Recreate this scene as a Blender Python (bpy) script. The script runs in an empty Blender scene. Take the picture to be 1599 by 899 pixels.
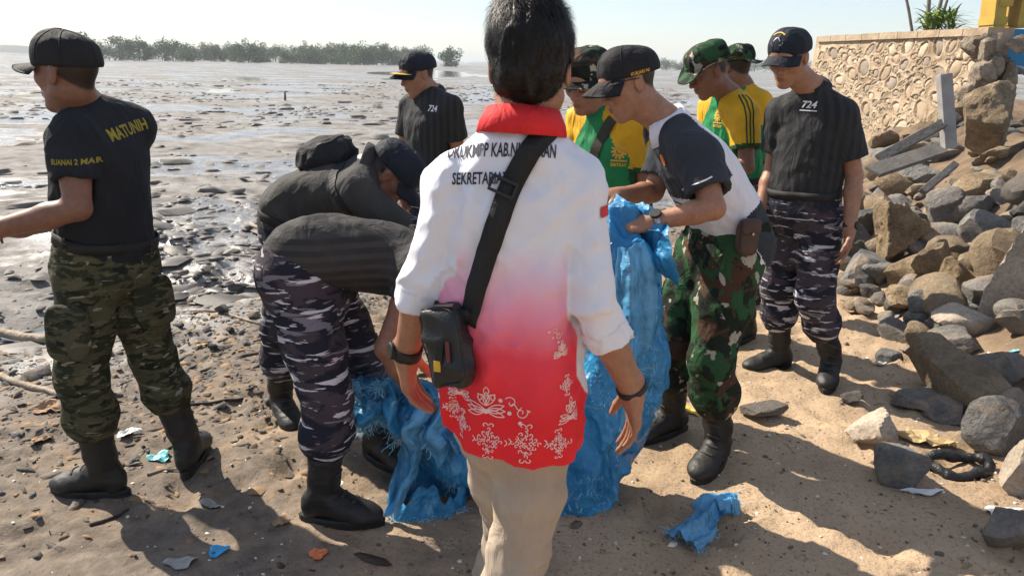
import bpy, bmesh, math, random
import numpy as np
from mathutils import Vector, Matrix
from mathutils.bvhtree import BVHTree

random.seed(7)
rng = np.random.default_rng(7)
SC = bpy.context.scene
COL = SC.collection

# ------------------------------------------------------------------ camera
FPX = 1163.0            # focal length in photograph pixels (1599 wide)
PITCH = math.radians(16.87)
CAM_H = 1.58
cam = bpy.data.cameras.new('camera')
cam.sensor_fit = 'HORIZONTAL'
cam.sensor_width = 36.0
cam.lens = 36.0 * FPX / 1599.0
cam.clip_start = 0.05
cam.clip_end = 6000
camo = bpy.data.objects.new('camera', cam)
COL.objects.link(camo)
camo.location = (0, 0, CAM_H)
ROLL = math.radians(1.2)          # the phone was held slightly askew
camo.rotation_euler = (Matrix.Rotation(math.radians(90) - PITCH, 3, 'X') @ Matrix.Rotation(ROLL, 3, 'Z')).to_euler()
SC.camera = camo

# ------------------------------------------------------------------ sky, sun, exposure
SUN_AZ = math.atan2(-0.80, 0.60)      # measured from +Y towards +X
SUN_EL = math.radians(41)
w = bpy.data.worlds.new('World')
SC.world = w
w.use_nodes = True
nt = w.node_tree
bg = nt.nodes['Background']
sky = nt.nodes.new('ShaderNodeTexSky')
sky.sky_type = 'NISHITA'
sky.sun_disc = False
sky.sun_elevation = SUN_EL
sky.sun_rotation = SUN_AZ
sky.air_density = 1.0
sky.dust_density = 0.45
sky.ozone_density = 3.0
veil = nt.nodes.new('ShaderNodeMix')            # an even milky veil over the whole sky: thin high haze
veil.data_type = 'RGBA'; veil.blend_type = 'ADD'
veil.inputs[0].default_value = 1.0
veil.inputs[7].default_value = (2.9, 3.0, 3.25, 1)
nt.links.new(sky.outputs[0], veil.inputs[6])
nt.links.new(veil.outputs[2], bg.inputs[0])
bg.inputs[1].default_value = 0.05
sl = bpy.data.lights.new('sun', 'SUN')
sl.energy = 4.5
sl.angle = math.radians(0.6)
sl.color = (1.0, 0.90, 0.76)
so = bpy.data.objects.new('sun', sl)
COL.objects.link(so)
sdir = Vector((math.sin(SUN_AZ) * math.cos(SUN_EL), math.cos(SUN_AZ) * math.cos(SUN_EL), math.sin(SUN_EL)))
so.rotation_euler = sdir.to_track_quat('Z', 'Y').to_euler()
so.location = (-6, 5, 8)
SC.view_settings.view_transform = 'Standard'
SC.view_settings.look = 'None'
SC.view_settings.exposure = 1.1
SC.view_settings.gamma = 1.0
SC.render.engine = 'CYCLES'
SC.cycles.use_denoising = True
SC.cycles.max_bounces = 6
SC.cycles.transparent_max_bounces = 6
SC.cycles.caustics_reflective = False
SC.cycles.caustics_refractive = False

# ------------------------------------------------------------------ pixel helpers
_c, _s = math.cos(PITCH), math.sin(PITCH)
def ray(px, py):
    a = (px - 799.5) / FPX
    b = -(py - 449.5) / FPX
    a, b = a * math.cos(ROLL) - b * math.sin(ROLL), a * math.sin(ROLL) + b * math.cos(ROLL)
    return np.array([a, _c + b * _s, -_s + b * _c])
ORG = np.array([0.0, 0.0, CAM_H])
OFFY = [0.0]
def pt(px, py, y):
    """point on the pixel's ray at y metres in front of the camera"""
    r = ray(px, py)
    return ORG + r * ((y + OFFY[0]) / r[1])
def gp(px, py, z=0.0):
    """where the pixel's ray meets the level z"""
    r = ray(px, py)
    return ORG + r * ((z - CAM_H) / r[2])
def V(*a):
    return np.array(a, dtype=float)
def nrm(v):
    v = np.asarray(v, dtype=float)
    return v / max(1e-9, np.linalg.norm(v))

# ------------------------------------------------------------------ noise in numpy
def _hash(i, j, k, seed):
    h = (i * 374761393 + j * 668265263 + k * 2147483647 + seed * 974634533) & 0xFFFFFFFF
    h = ((h ^ (h >> 13)) * 1274126177) & 0xFFFFFFFF
    h = h ^ (h >> 16)
    return (h & 0xFFFF).astype(np.float32) / 65535.0
def vnoise(P, seed=0):
    P = np.asarray(P, dtype=np.float32)
    I = np.floor(P).astype(np.int64)
    F = P - I
    F = F * F * (3 - 2 * F)
    i, j, k = I[..., 0], I[..., 1], I[..., 2]
    fx, fy, fz = F[..., 0], F[..., 1], F[..., 2]
    r = 0
    for a in (0, 1):
        wx = fx if a else 1 - fx
        for b in (0, 1):
            wy = fy if b else 1 - fy
            for c in (0, 1):
                wz = fz if c else 1 - fz
                r = r + wx * wy * wz * _hash(i + a, j + b, k + c, seed)
    return r
def fbm(P, oct=4, seed=0, gain=0.5):
    P = np.asarray(P, dtype=np.float32)
    r, a, t = 0, 1.0, 0
    for o in range(oct):
        r = r + a * vnoise(P * (2.03 ** o) + 17.3 * o, seed + o)
        t += a
        a *= gain
    return r / t

# ------------------------------------------------------------------ objects
def tag(o, label=None, cat=None, group=None, kind=None):
    if label: o['label'] = label
    if cat: o['category'] = cat
    if group: o['group'] = group
    if kind: o['kind'] = kind
    return o
def mesh_np(name, verts, faces, mat=None, smooth=True):
    """faces: (n,4) or (n,3) int array or list of lists"""
    me = bpy.data.meshes.new(name)
    verts = np.asarray(verts, dtype=np.float32)
    if isinstance(faces, np.ndarray):
        n, k = faces.shape
        me.vertices.add(len(verts)); me.vertices.foreach_set('co', verts.ravel())
        me.loops.add(n * k); me.loops.foreach_set('vertex_index', faces.astype(np.int32).ravel())
        me.polygons.add(n)
        me.polygons.foreach_set('loop_start', np.arange(0, n * k, k, dtype=np.int32))
        me.polygons.foreach_set('loop_total', np.full(n, k, dtype=np.int32))
        me.update(calc_edges=True)
    else:
        me.from_pydata(verts.tolist(), [], faces)
    if mat: me.materials.append(mat)
    me.polygons.foreach_set('use_smooth', np.full(len(me.polygons), smooth))
    me.update()
    return me
def link(name, me, parent=None, loc=None):
    o = bpy.data.objects.new(name, me)
    COL.objects.link(o)
    if loc is not None: o.location = loc
    if parent is not None: o.parent = parent
    return o
def empty(name, loc):
    o = bpy.data.objects.new(name, None)
    o.empty_display_size = 0.1
    COL.objects.link(o)
    o.location = tuple(loc)
    return o
BASE = {}
def part(name, verts, faces, mat, parent, smooth=True):
    """a mesh given in world coordinates, hung under a thing; sits in the thing's own space"""
    root = parent
    while root.parent is not None: root = root.parent
    off = np.array(root.location)
    me = mesh_np(name, np.asarray(verts, dtype=np.float32) - off.astype(np.float32), faces, mat, smooth)
    return link(name, me, parent)
def thing(name, verts, faces, mat, smooth=True, base=None):
    """a one-mesh thing given in world coordinates, origin at its base"""
    verts = np.asarray(verts, dtype=np.float32)
    if base is None:
        base = np.array([verts[:, 0].mean(), verts[:, 1].mean(), verts[:, 2].min()])
    me = mesh_np(name, verts - base.astype(np.float32), faces, mat, smooth)
    return link(name, me, None, tuple(base))

# ------------------------------------------------------------------ implicit volumes -> one continuous surface
def surface_nets(D, org, v):
    S = (D < 0)
    U = S.astype(np.uint8)
    n = [U[a:U.shape[0] - 1 + a, b:U.shape[1] - 1 + b, c:U.shape[2] - 1 + c] for a in (0, 1) for b in (0, 1) for c in (0, 1)]
    t = n[0].copy()
    for q in n[1:]: t += q
    mask = (t > 0) & (t < 8)
    cells = np.argwhere(mask)
    if len(cells) == 0: return np.zeros((0, 3)), np.zeros((0, 4), int)
    acc = np.zeros((len(cells), 3)); cnt = np.zeros(len(cells))
    corners = {(a, b, c): D[cells[:, 0] + a, cells[:, 1] + b, cells[:, 2] + c] for a in (0, 1) for b in (0, 1) for c in (0, 1)}
    for ax in range(3):
        o1, o2 = [q for q in range(3) if q != ax]
        for b in (0, 1):
            for c in (0, 1):
                k0 = [0, 0, 0]; k0[o1] = b; k0[o2] = c
                k1 = list(k0); k1[ax] = 1
                d0, d1 = corners[tuple(k0)], corners[tuple(k1)]
                m = (d0 < 0) != (d1 < 0)
                tt = d0[m] / (d0[m] - d1[m])
                p = np.tile(np.array(k0, float), (m.sum(), 1)); p[:, ax] = tt
                acc[m] += p; cnt[m] += 1
    P = (cells + acc / cnt[:, None]) * v + org
    idx = np.full(mask.shape, -1, dtype=np.int32)
    idx[mask] = np.arange(len(cells))
    quads = []
    for ax in range(3):
        sl0 = [slice(None)] * 3; sl1 = [slice(None)] * 3
        sl0[ax] = slice(0, -1); sl1[ax] = slice(1, None)
        A, B = S[tuple(sl0)], S[tuple(sl1)]
        e = np.argwhere(A != B)
        o1, o2 = (ax + 1) % 3, (ax + 2) % 3
        ok = (e[:, o1] > 0) & (e[:, o2] > 0) & (e[:, o1] < mask.shape[o1]) & (e[:, o2] < mask.shape[o2])
        e = e[ok]
        def ci(d1, d2):
            q = e.copy(); q[:, o1] += d1; q[:, o2] += d2
            return idx[q[:, 0], q[:, 1], q[:, 2]]
        q = np.stack([ci(-1, -1), ci(0, -1), ci(0, 0), ci(-1, 0)], 1)
        ins = A[e[:, 0], e[:, 1], e[:, 2]]
        q[~ins] = q[~ins][:, ::-1]
        quads.append(q)
    Q = np.concatenate(quads)
    return P, Q[(Q >= 0).all(1)]
def relax(P, Q, it=1, lam=0.5):
    for _ in range(it):
        s = np.zeros_like(P); c = np.zeros(len(P))
        for a in range(4):
            for b in (1, 3):
                np.add.at(s, Q[:, a], P[Q[:, (a + b) % 4]]); np.add.at(c, Q[:, a], 1)
        m = c > 0
        P = P.copy(); P[m] += lam * (s[m] / c[m][:, None] - P[m])
    return P
def smin(a, b, k):
    h = np.clip(0.5 + 0.5 * (b - a) / k, 0, 1)
    return b + (a - b) * h - k * h * (1 - h)
class Vol:
    def __init__(s, vox): s.v = vox; s.ops = []; s.post = None
    def _op(s, mode, k, lo, hi, fn): s.ops.append((mode, max(k, 1e-4), np.asarray(lo, float), np.asarray(hi, float), fn)); return s
    def cone(s, a, b, ra, rb, k=0.02, mode='u', cut=None):
        a = np.asarray(a, float); b = np.asarray(b, float)
        ab = b - a; L2 = max(1e-9, ab @ ab); r = max(ra, rb)
        def fn(P):
            q = P - a
            t = np.clip(q @ ab / L2, 0, 1)
            d = q - t[..., None] * ab
            d = np.sqrt((d * d).sum(-1)) - (ra + (rb - ra) * t)
            return d if cut is None else np.maximum(d, (P - cut[0]) @ cut[1])
        return s._op(mode, k, np.minimum(a, b) - r, np.maximum(a, b) + r, fn)
    def chain(s, pts, radii, k=0.02, mode='u'):
        for i in range(len(pts) - 1): s.cone(pts[i], pts[i + 1], radii[i], radii[i + 1], k, mode)
        return s
    def ell(s, c, R, rad, k=0.02, mode='u', pw=2.0):
        c = np.asarray(c, float); R = np.asarray(R, float); rad = np.asarray(rad, float)
        m = rad.min(); ext = np.sqrt(((R * rad[:, None]) ** 2).sum(0)) if pw == 2 else np.full(3, np.linalg.norm(rad))
        def fn(P):
            q = (P - c) @ R.T
            if pw == 2:
                k0 = np.sqrt(((q / rad) ** 2).sum(-1)); k1 = np.sqrt(((q / (rad * rad)) ** 2).sum(-1))
                return np.where(k1 > 1e-6, k0 * (k0 - 1) / np.maximum(k1, 1e-6), -m)
            return ((np.abs(q / rad) ** pw).sum(-1) ** (1 / pw) - 1) * m
        return s._op(mode, k, c - ext, c + ext, fn)
    def tube(s, nodes, k=0.02, sub=4, mode='u', pw=2.0):
        """nodes: (pos, side, rx, ry): an elliptic tube through the nodes, radii interpolated"""
        A = np.array([np.concatenate([np.asarray(n[0], float), nrm(n[1]), [n[2], n[3]]]) for n in nodes])
        n = len(A); pts = []
        for i in range(n - 1):
            p0, p1, p2, p3 = A[max(i - 1, 0)], A[i], A[i + 1], A[min(i + 2, n - 1)]
            for j in range(sub):
                t = j / sub
                pts.append(0.5 * (2 * p1 + (p2 - p0) * t + (2 * p0 - 5 * p1 + 4 * p2 - p3) * t * t + (3 * p1 - p0 - 3 * p2 + p3) * t ** 3))
        pts.append(A[-1])
        for i in range(len(pts) - 1):
            a, b = pts[i], pts[i + 1]
            ax = b[:3] - a[:3]; L2 = max(1e-9, ax @ ax); axn = nrm(ax)
            sd = nrm(a[3:6] + b[3:6]); sd = nrm(sd - axn * (sd @ axn)); fr = np.cross(axn, sd)
            def fn(P, a=a, b=b, ax=ax, L2=L2, axn=axn, sd=sd, fr=fr):
                q = P - a[:3]
                t = np.clip(q @ ax / L2, 0, 1)
                q = q - t[..., None] * ax
                rx = a[6] + (b[6] - a[6]) * t; ry = a[7] + (b[7] - a[7]) * t
                m = np.minimum(rx, ry)
                if pw == 2.0:
                    return (np.sqrt((q @ sd / rx) ** 2 + (q @ fr / ry) ** 2 + (q @ axn / m) ** 2) - 1) * m
                return ((np.abs(q @ sd / rx) ** pw + np.abs(q @ fr / ry) ** pw + np.abs(q @ axn / m) ** pw) ** (1 / pw) - 1) * m
            r = max(a[6], a[7], b[6], b[7])
            s._op(mode, k, np.minimum(a[:3], b[:3]) - r, np.maximum(a[:3], b[:3]) + r, fn)
        return s
    def clip(s, c, n, lo=None, hi=None, k=0.004):
        """remove what lies on the +n side of the plane through c, inside a box"""
        c = np.asarray(c, float); n = nrm(n)
        lo = c - 9 if lo is None else lo; hi = c + 9 if hi is None else hi
        return s._op('c', k, lo, hi, lambda P: -((P - c) @ n))
    def clip_near(s, c, n, r, k=0.004):
        """clip by a plane only within radius r of c"""
        c = np.asarray(c, float); n = nrm(n)
        def fn(P):
            q = P - c
            return np.maximum(-(q @ n), np.sqrt((q * q).sum(-1)) - r)
        return s._op('s', k, c - r, c + r, fn)
    def build(s, disp=None, it=1):
        u = [o for o in s.ops if o[0] == 'u']
        lo = np.min([o[2] for o in u], 0) - 3 * s.v - 0.012; hi = np.max([o[3] for o in u], 0) + 3 * s.v + 0.012
        n = np.ceil((hi - lo) / s.v).astype(int) + 1
        D = np.full(n, 0.2, dtype=np.float32)
        axs = [(lo[a] + s.v * np.arange(n[a])).astype(np.float32) for a in range(3)]
        for mode, k, l, h, fn in s.ops:
            m = k + 2 * s.v + 0.012
            i0 = np.clip(np.floor((l - m - lo) / s.v).astype(int), 0, n); i1 = np.clip(np.ceil((h + m - lo) / s.v).astype(int) + 1, 0, n)
            if (i1 <= i0).any(): continue
            sl = tuple(slice(i0[a], i1[a]) for a in range(3))
            P = np.stack(np.meshgrid(axs[0][sl[0]], axs[1][sl[1]], axs[2][sl[2]], indexing='ij'), -1)
            d = fn(P).astype(np.float32)
            sub = D[sl]
            if mode == 'u': D[sl] = smin(sub, d, k)
            elif mode == 's': D[sl] = -smin(-sub, d, k)
            elif mode == 'c': D[sl] = -smin(-sub, d, k)
        if disp is not None:
            near = np.argwhere(np.abs(D) < 0.03)
            P = near * s.v + lo
            D[near[:, 0], near[:, 1], near[:, 2]] += disp(P).astype(np.float32)
        P, Q = surface_nets(D, lo, s.v)
        return relax(P, Q, it), Q
def bvh_of(P, Q):
    return BVHTree.FromPolygons([tuple(p) for p in P], [tuple(int(i) for i in q) for q in Q])
def hitpx(bvh, px, py):
    r = Vector(ray(px, py)); r.normalize()
    h = bvh.ray_cast(Vector(ORG), r)
    return (np.array(h[0]), np.array(h[1])) if h[0] is not None else (None, None)

# ------------------------------------------------------------------ small mesh builders (verts, faces in lists)
class MB:
    def __init__(s): s.v = []; s.f = []
    def add(s, v, f):
        o = len(s.v); s.v += [tuple(map(float, q)) for q in v]; s.f += [[i + o for i in q] for q in f]; return s
    def box(s, c, X, Y, Z):
        c, X, Y, Z = [np.asarray(q, float) for q in (c, X, Y, Z)]
        v = [c + a * X + b * Y + d * Z for d in (-1, 1) for b in (-1, 1) for a in (-1, 1)]
        return s.add(v, [[0, 2, 3, 1], [4, 5, 7, 6], [0, 1, 5, 4], [2, 6, 7, 3], [0, 4, 6, 2], [1, 3, 7, 5]])
    def tube(s, pts, radii, n=8, closed=True):
        pts = [np.asarray(p, float) for p in pts]
        if not hasattr(radii, '__len__'): radii = [radii] * len(pts)
        rings = []; ref = None
        for i, p in enumerate(pts):
            d = nrm(pts[min(i + 1, len(pts) - 1)] - pts[max(i - 1, 0)])
            if ref is None: ref = nrm(np.cross(d, V(0, 0, 1) if abs(d[2]) < .9 else V(1, 0, 0)))
            ref = nrm(ref - d * (ref @ d)); o = np.cross(d, ref)
            rings.append([p + radii[i] * (math.cos(2 * math.pi * j / n) * ref + math.sin(2 * math.pi * j / n) * o) for j in range(n)])
        v = [q for r in rings for q in r]; f = []
        for i in range(len(pts) - 1):
            for j in range(n):
                f.append([i * n + j, i * n + (j + 1) % n, (i + 1) * n + (j + 1) % n, (i + 1) * n + j])
        if closed: f.append(list(range(n))[::-1]); f.append([(len(pts) - 1) * n + j for j in range(n)])
        return s.add(v, f)
    def ribbon(s, pts, normals, width, thick=0.002):
        """a flat band along the points, lying square to the normals, with real thickness"""
        m = len(pts); v = []; f = []
        if not hasattr(width, '__len__'): width = [width] * m
        for i in range(m):
            p = np.asarray(pts[i], float); n = nrm(normals[i])
            d = nrm(np.asarray(pts[min(i + 1, m - 1)], float) - np.asarray(pts[max(i - 1, 0)], float))
            sd = nrm(np.cross(d, n)); h = width[i] / 2
            v += [p - sd * h, p + sd * h, p + sd * h + n * thick, p - sd * h + n * thick]
        for i in range(m - 1):
            a, b = 4 * i, 4 * i + 4
            f += [[a + 3, a + 2, b + 2, b + 3], [a, b, b + 1, a + 1], [a + 1, b + 1, b + 2, a + 2], [a, a + 3, b + 3, b]]
        f += [[0, 1, 2, 3], [4 * m - 4, 4 * m - 1, 4 * m - 2, 4 * m - 3]]
        return s.add(v, f)
    def part(s, name, mat, parent, smooth=False): return part(name, s.v, s.f, mat, parent, smooth)
    def thing(s, name, mat, smooth=False, base=None): return thing(name, s.v, s.f, mat, smooth, base)
def grid_faces(nu, nv, wrap=False):
    f = []
    for i in range(nu - (0 if wrap else 1)):
        for j in range(nv - 1):
            a, b = i * nv + j, ((i + 1) % nu) * nv + j
            f.append([a, b, b + 1, a + 1])
    return f
def frame(face, up):
    Y = nrm(face); Z = nrm(np.asarray(up, float) - Y * (np.asarray(up, float) @ Y)); X = np.cross(Y, Z)
    return np.stack([X, Y, Z])
def rotx(R, deg):
    a = math.radians(deg); X, Y, Z = R
    return np.stack([X, Y * math.cos(a) + Z * math.sin(a), Z * math.cos(a) - Y * math.sin(a)])
# ------------------------------------------------------------------ materials
def lin(r, g=None, b=None):
    if g is None: r, g, b = r
    f = lambda c: (c / 255) / 12.92 if c / 255 <= 0.04045 else (((c / 255) + 0.055) / 1.055) ** 2.4
    return (f(r), f(g), f(b), 1.0)
class NT:
    def __init__(s, name):
        s.m = bpy.data.materials.new(name); s.m.use_nodes = True
        s.t = s.m.node_tree; s.b = s.t.nodes['Principled BSDF']; s.out = s.t.nodes['Material Output']
        s._co = None
    def n(s, typ, **kw):
        x = s.t.nodes.new('ShaderNode' + typ)
        for k, v in kw.items():
            if k in x.inputs: x.inputs[k].default_value = v
            else: setattr(x, k, v)
        return x
    def l(s, a, b): s.t.links.new(a, b); return s
    def co(s, out='Object', scale=(1, 1, 1), rot=(0, 0, 0), loc=(0, 0, 0)):
        if s._co is None: s._co = s.n('TexCoord')
        mp = s.n('Mapping'); mp.inputs['Scale'].default_value = scale; mp.inputs['Rotation'].default_value = rot; mp.inputs['Location'].default_value = loc
        s.l(s._co.outputs[out], mp.inputs[0]); return mp.outputs[0]
    def noise(s, vec, scale, detail=4, rough=0.5, dist=0.0):
        x = s.n('TexNoise'); x.inputs['Scale'].default_value = scale; x.inputs['Detail'].default_value = detail
        x.inputs['Roughness'].default_value = rough; x.inputs['Distortion'].default_value = dist
        if vec is not None: s.l(vec, x.inputs['Vector'])
        return x.outputs['Fac']
    def ramp(s, fac, stops, interp='LINEAR'):
        x = s.n('ValToRGB'); x.color_ramp.interpolation = interp
        e = x.color_ramp.elements
        while len(e) < len(stops): e.new(0.5)
        for q, (p, c) in zip(e, stops):
            q.position = p; q.color = c if hasattr(c, '__len__') else (c, c, c, 1)
        s.l(fac, x.inputs[0]); return x.outputs[0]
    def mix(s, fac, a, b, typ='MIX'):
        x = s.n('Mix', data_type='RGBA', blend_type=typ)
        for sock, v in ((x.inputs[0], fac), (x.inputs[6], a), (x.inputs[7], b)):
            if isinstance(v, bpy.types.NodeSocket): s.l(v, sock)
            elif hasattr(v, '__len__'): sock.default_value = v
            else: sock.default_value = v
        return x.outputs[2]
    def math(s, op, a, b=0.0):
        x = s.n('Math', operation=op)
        for sock, v in ((x.inputs[0], a), (x.inputs[1], b)):
            if isinstance(v, bpy.types.NodeSocket): s.l(v, sock)
            else: sock.default_value = v
        return x.outputs[0]
    def bump(s, h, strength=0.3, dist=0.01):
        x = s.n('Bump'); x.inputs['Strength'].default_value = strength; x.inputs['Distance'].default_value = dist
        s.l(h, x.inputs['Height'])
        if s.b.inputs['Normal'].is_linked:
            s.l(s.b.inputs['Normal'].links[0].from_socket, x.inputs['Normal'])
        s.l(x.outputs[0], s.b.inputs['Normal']); return s
    def set(s, **kw):
        for k, v in kw.items():
            sock = s.b.inputs[k.replace('_', ' ')]
            if isinstance(v, bpy.types.NodeSocket): s.l(v, sock)
            else: sock.default_value = v
        return s
def cloth(name, col, rough=0.85, var=0.25, stripes=None, weave=0.25, spec=0.25):
    n = NT(name); c = n.co()
    v = n.noise(c, 9, 4)
    dark = tuple(x * (1 - var) for x in col[:3]) + (1,)
    lite = tuple(min(1, x * (1 + var)) for x in col[:3]) + (1,)
    base = n.ramp(v, [(0.3, dark), (0.7, lite)])
    n.set(Base_Color=base, Roughness=rough, Specular_IOR_Level=spec)
    n.bump(n.noise(n.co(scale=(1, 1, 0.45), rot=(0.5, 0.3, 0.2)), 15, 4, 0.5, 1.6), 0.6, 0.022)
    n.bump(n.noise(c, 420, 2), weave, 0.002)
    if stripes:
        axis, freq, c2, wd = stripes
        wv = n.n('TexWave', wave_type='BANDS', bands_direction=axis); wv.inputs['Scale'].default_value = freq; wv.inputs['Distortion'].default_value = 0.6; wv.inputs['Detail'].default_value = 1
        n.l(c, wv.inputs[0])
        base2 = n.mix(n.ramp(wv.outputs['Fac'], [(wd, 0.0), (min(1, wd + .3), 1.0)]), base, c2)
        n.set(Base_Color=base2)
    return n.m
def camouflage(name, base, layers, fine=None, rough=0.85):
    n = NT(name); col = base
    for i, (c, sc, lo, hi, off) in enumerate(layers):
        v = n.noise(n.co(scale=sc, loc=(off, off * 1.7, off * .6)), 1.0, 3.0, 0.55, 0.5)
        col = n.mix(n.ramp(v, [(lo, 0.0), (hi, 1.0)]), col, c)
    c = n.co()
    n.set(Base_Color=col, Roughness=rough, Specular_IOR_Level=0.2)
    n.bump(n.noise(n.co(rot=(.3, .6, .2)), 14, 4, 0.5, 1.4), 0.6, 0.022)
    n.bump(n.noise(c, 380, 2), 0.25, 0.002)
    return n.m
def plain(name, col, rough=0.6, var=0.15, scale=20, bump=0.0, bscale=60, metal=0.0, spec=0.4, dist=0.004):
    n = NT(name); c = n.co()
    dark = tuple(x * (1 - var) for x in col[:3]) + (1,)
    lite = tuple(min(1, x * (1 + var)) for x in col[:3]) + (1,)
    n.set(Base_Color=n.ramp(n.noise(c, scale, 4), [(0.3, dark), (0.7, lite)]), Roughness=rough, Metallic=metal, Specular_IOR_Level=spec)
    if bump: n.bump(n.noise(c, bscale, 4), bump, dist)
    return n.m
def skin_mat(name, col):
    n = NT(name); c = n.co()
    a = n.n('Attribute', attribute_name='tint')
    base = n.ramp(n.noise(c, 16, 4), [(0.3, tuple(x * .86 for x in col[:3]) + (1,)), (0.7, tuple(x * 1.1 for x in col[:3]) + (1,))])
    base = n.mix(1.0, base, n.ramp(n.noise(c, 55, 5, .7), [(.3, (.80, .78, .76, 1)), (.65, (1.1, 1.08, 1.06, 1))]), 'MULTIPLY')
    base = n.mix(1.0, base, a.outputs['Color'], 'MULTIPLY')
    n.set(Base_Color=base, Roughness=0.48, Specular_IOR_Level=0.4, Subsurface_Weight=0.08, Subsurface_Scale=0.01)
    n.b.inputs['Subsurface Radius'].default_value = (1.0, 0.35, 0.2)
    n.bump(n.noise(c, 190, 4, .7), 0.35, 0.003)
    return n.m
M = {}
M['skin'] = skin_mat('skin brown', (0.33, 0.165, 0.10))
M['skin_dark'] = skin_mat('skin dark brown', (0.20, 0.095, 0.058))
M['hair'] = plain('black hair', (0.009, 0.0075, 0.007), 0.5, 0.3, 60, 0.3, 160, spec=.25)
M['hair_short'] = plain('cropped black hair', (0.014, 0.012, 0.012), 0.7, 0.4, 140, 0.8, 260)
M['black_tee'] = cloth('black cotton', (0.014, 0.016, 0.020), 0.9, 0.2)
M['black_polo'] = cloth('black striped polo knit', (0.016, 0.017, 0.019), 0.8, 0.2, ('X', 8, (0.026, 0.0255, 0.027, 1), 0.35))
M['grey_polo'] = cloth('charcoal banded polo knit', (0.030, 0.029, 0.029), 0.85, 0.2, ('Z', 9, (0.046, 0.044, 0.042, 1), 0.40))
M['faded_black'] = cloth('faded black cotton', (0.046, 0.044, 0.042), 0.85, 0.3)
M['charcoal'] = cloth('charcoal knit', (0.030, 0.034, 0.042), 0.8, 0.2)
M['white_cloth'] = cloth('white cotton', (0.70, 0.70, 0.75), 0.8, 0.04)
M['red_cloth'] = cloth('red knit', (0.62, 0.022, 0.025), 0.75, 0.12)
M['green_cloth'] = cloth('green jersey', (0.012, 0.20, 0.065), 0.7, 0.15)
M['yellow_cloth'] = cloth('yellow jersey', (0.62, 0.34, 0.012), 0.7, 0.12)
M['beige'] = cloth('beige twill', (0.38, 0.31, 0.24), 0.85, 0.12)
M['black_cap'] = cloth('black twill', (0.014, 0.014, 0.016), 0.8, 0.2)
M['navy_cap'] = cloth('navy twill', (0.010, 0.014, 0.023), 0.75, 0.2)
M['belt'] = plain('black webbing', (0.009, 0.009, 0.009), 0.7, 0.2, 60, 0.4, 300)
M['boot'] = plain('black leather', (0.013, 0.012, 0.011), 0.56, 0.6, 12, 0.6, 60)
M['sole'] = plain('black rubber sole', (0.012, 0.011, 0.010), 0.7, 0.5, 40, 0.4, 60)
M['rubber'] = plain('black rubber', (0.010, 0.010, 0.010), 0.5, 0.2, 30)
M['metal'] = plain('brushed steel', (0.30, 0.30, 0.31), 0.3, 0.2, 60, metal=1.0)
M['leather'] = plain('black bag leather', (0.014, 0.015, 0.016), 0.42, 0.2, 20, 0.35, 220)
M['brown_leather'] = plain('brown pouch leather', (0.055, 0.028, 0.02), 0.55, 0.3, 30, 0.4, 120)
M['olive_strap'] = plain('olive strap webbing', (0.035, 0.033, 0.02), 0.8, 0.2, 60, 0.4, 300)
M['ink_dark'] = plain('dark print', (0.02, 0.022, 0.04), 0.7, 0.1)
M['ink_white'] = plain('white print', (0.72, 0.72, 0.75), 0.7, 0.05)
M['ink_pink'] = plain('pale batik print', (0.80, 0.50, 0.47), 0.8, 0.08)
M['ink_yellow'] = plain('yellow print', (0.28, 0.23, 0.02), 0.7, 0.12)
M['ink_gold'] = plain('gold embroidery', (0.62, 0.36, 0.03), 0.6, 0.15, 80, 0.4, 300)
M['ink_red'] = plain('red print', (0.55, 0.03, 0.03), 0.7, 0.1)
M['eye'] = plain('eye', (0.02, 0.015, 0.012), 0.2, 0.1)
M['lens'] = plain('smoked lens', (0.03, 0.025, 0.022), 0.1, 0.1)
WH = (0.50, 0.50, 0.54, 1)
M['camo_navy'] = camouflage('navy brush camouflage', (0.014, 0.015, 0.026, 1), [
    ((0.052, 0.040, 0.050, 1), (7, 7, 14), 0.50, 0.55, 3.1),
    ((0.16, 0.15, 0.18, 1), (8, 8, 38), 0.60, 0.62, 9.7),
    (WH, (7.0, 7.0, 44), 0.590, 0.605, 1.3)])
M['camo_wood'] = camouflage('woodland camouflage', (0.022, 0.070, 0.026, 1), [
    ((0.010, 0.016, 0.010, 1), (10, 10, 8), 0.48, 0.51, 2.0),
    ((0.062, 0.030, 0.018, 1), (9, 9, 12), 0.56, 0.58, 7.7),
    ((0.006, 0.007, 0.006, 1), (13, 13, 11), 0.60, 0.62, 4.4),
    ((0.36, 0.33, 0.27, 1), (15, 15, 12), 0.615, 0.63, 5.9)])
M['camo_olive'] = camouflage('olive drab camouflage', (0.066, 0.062, 0.034, 1), [
    ((0.022, 0.026, 0.013, 1), (11, 11, 26), 0.47, 0.52, 1.1),
    ((0.095, 0.085, 0.045, 1), (14, 14, 40), 0.56, 0.60, 6.3),
    ((0.010, 0.011, 0.008, 1), (15, 15, 42), 0.60, 0.63, 3.9),
    ((0.22, 0.21, 0.165, 1), (15, 15, 50), 0.635, 0.66, 8.8)])
M['lace'] = plain('grey black bootlace', (0.045, 0.043, 0.04), 0.8, 0.3, 60)
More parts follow.
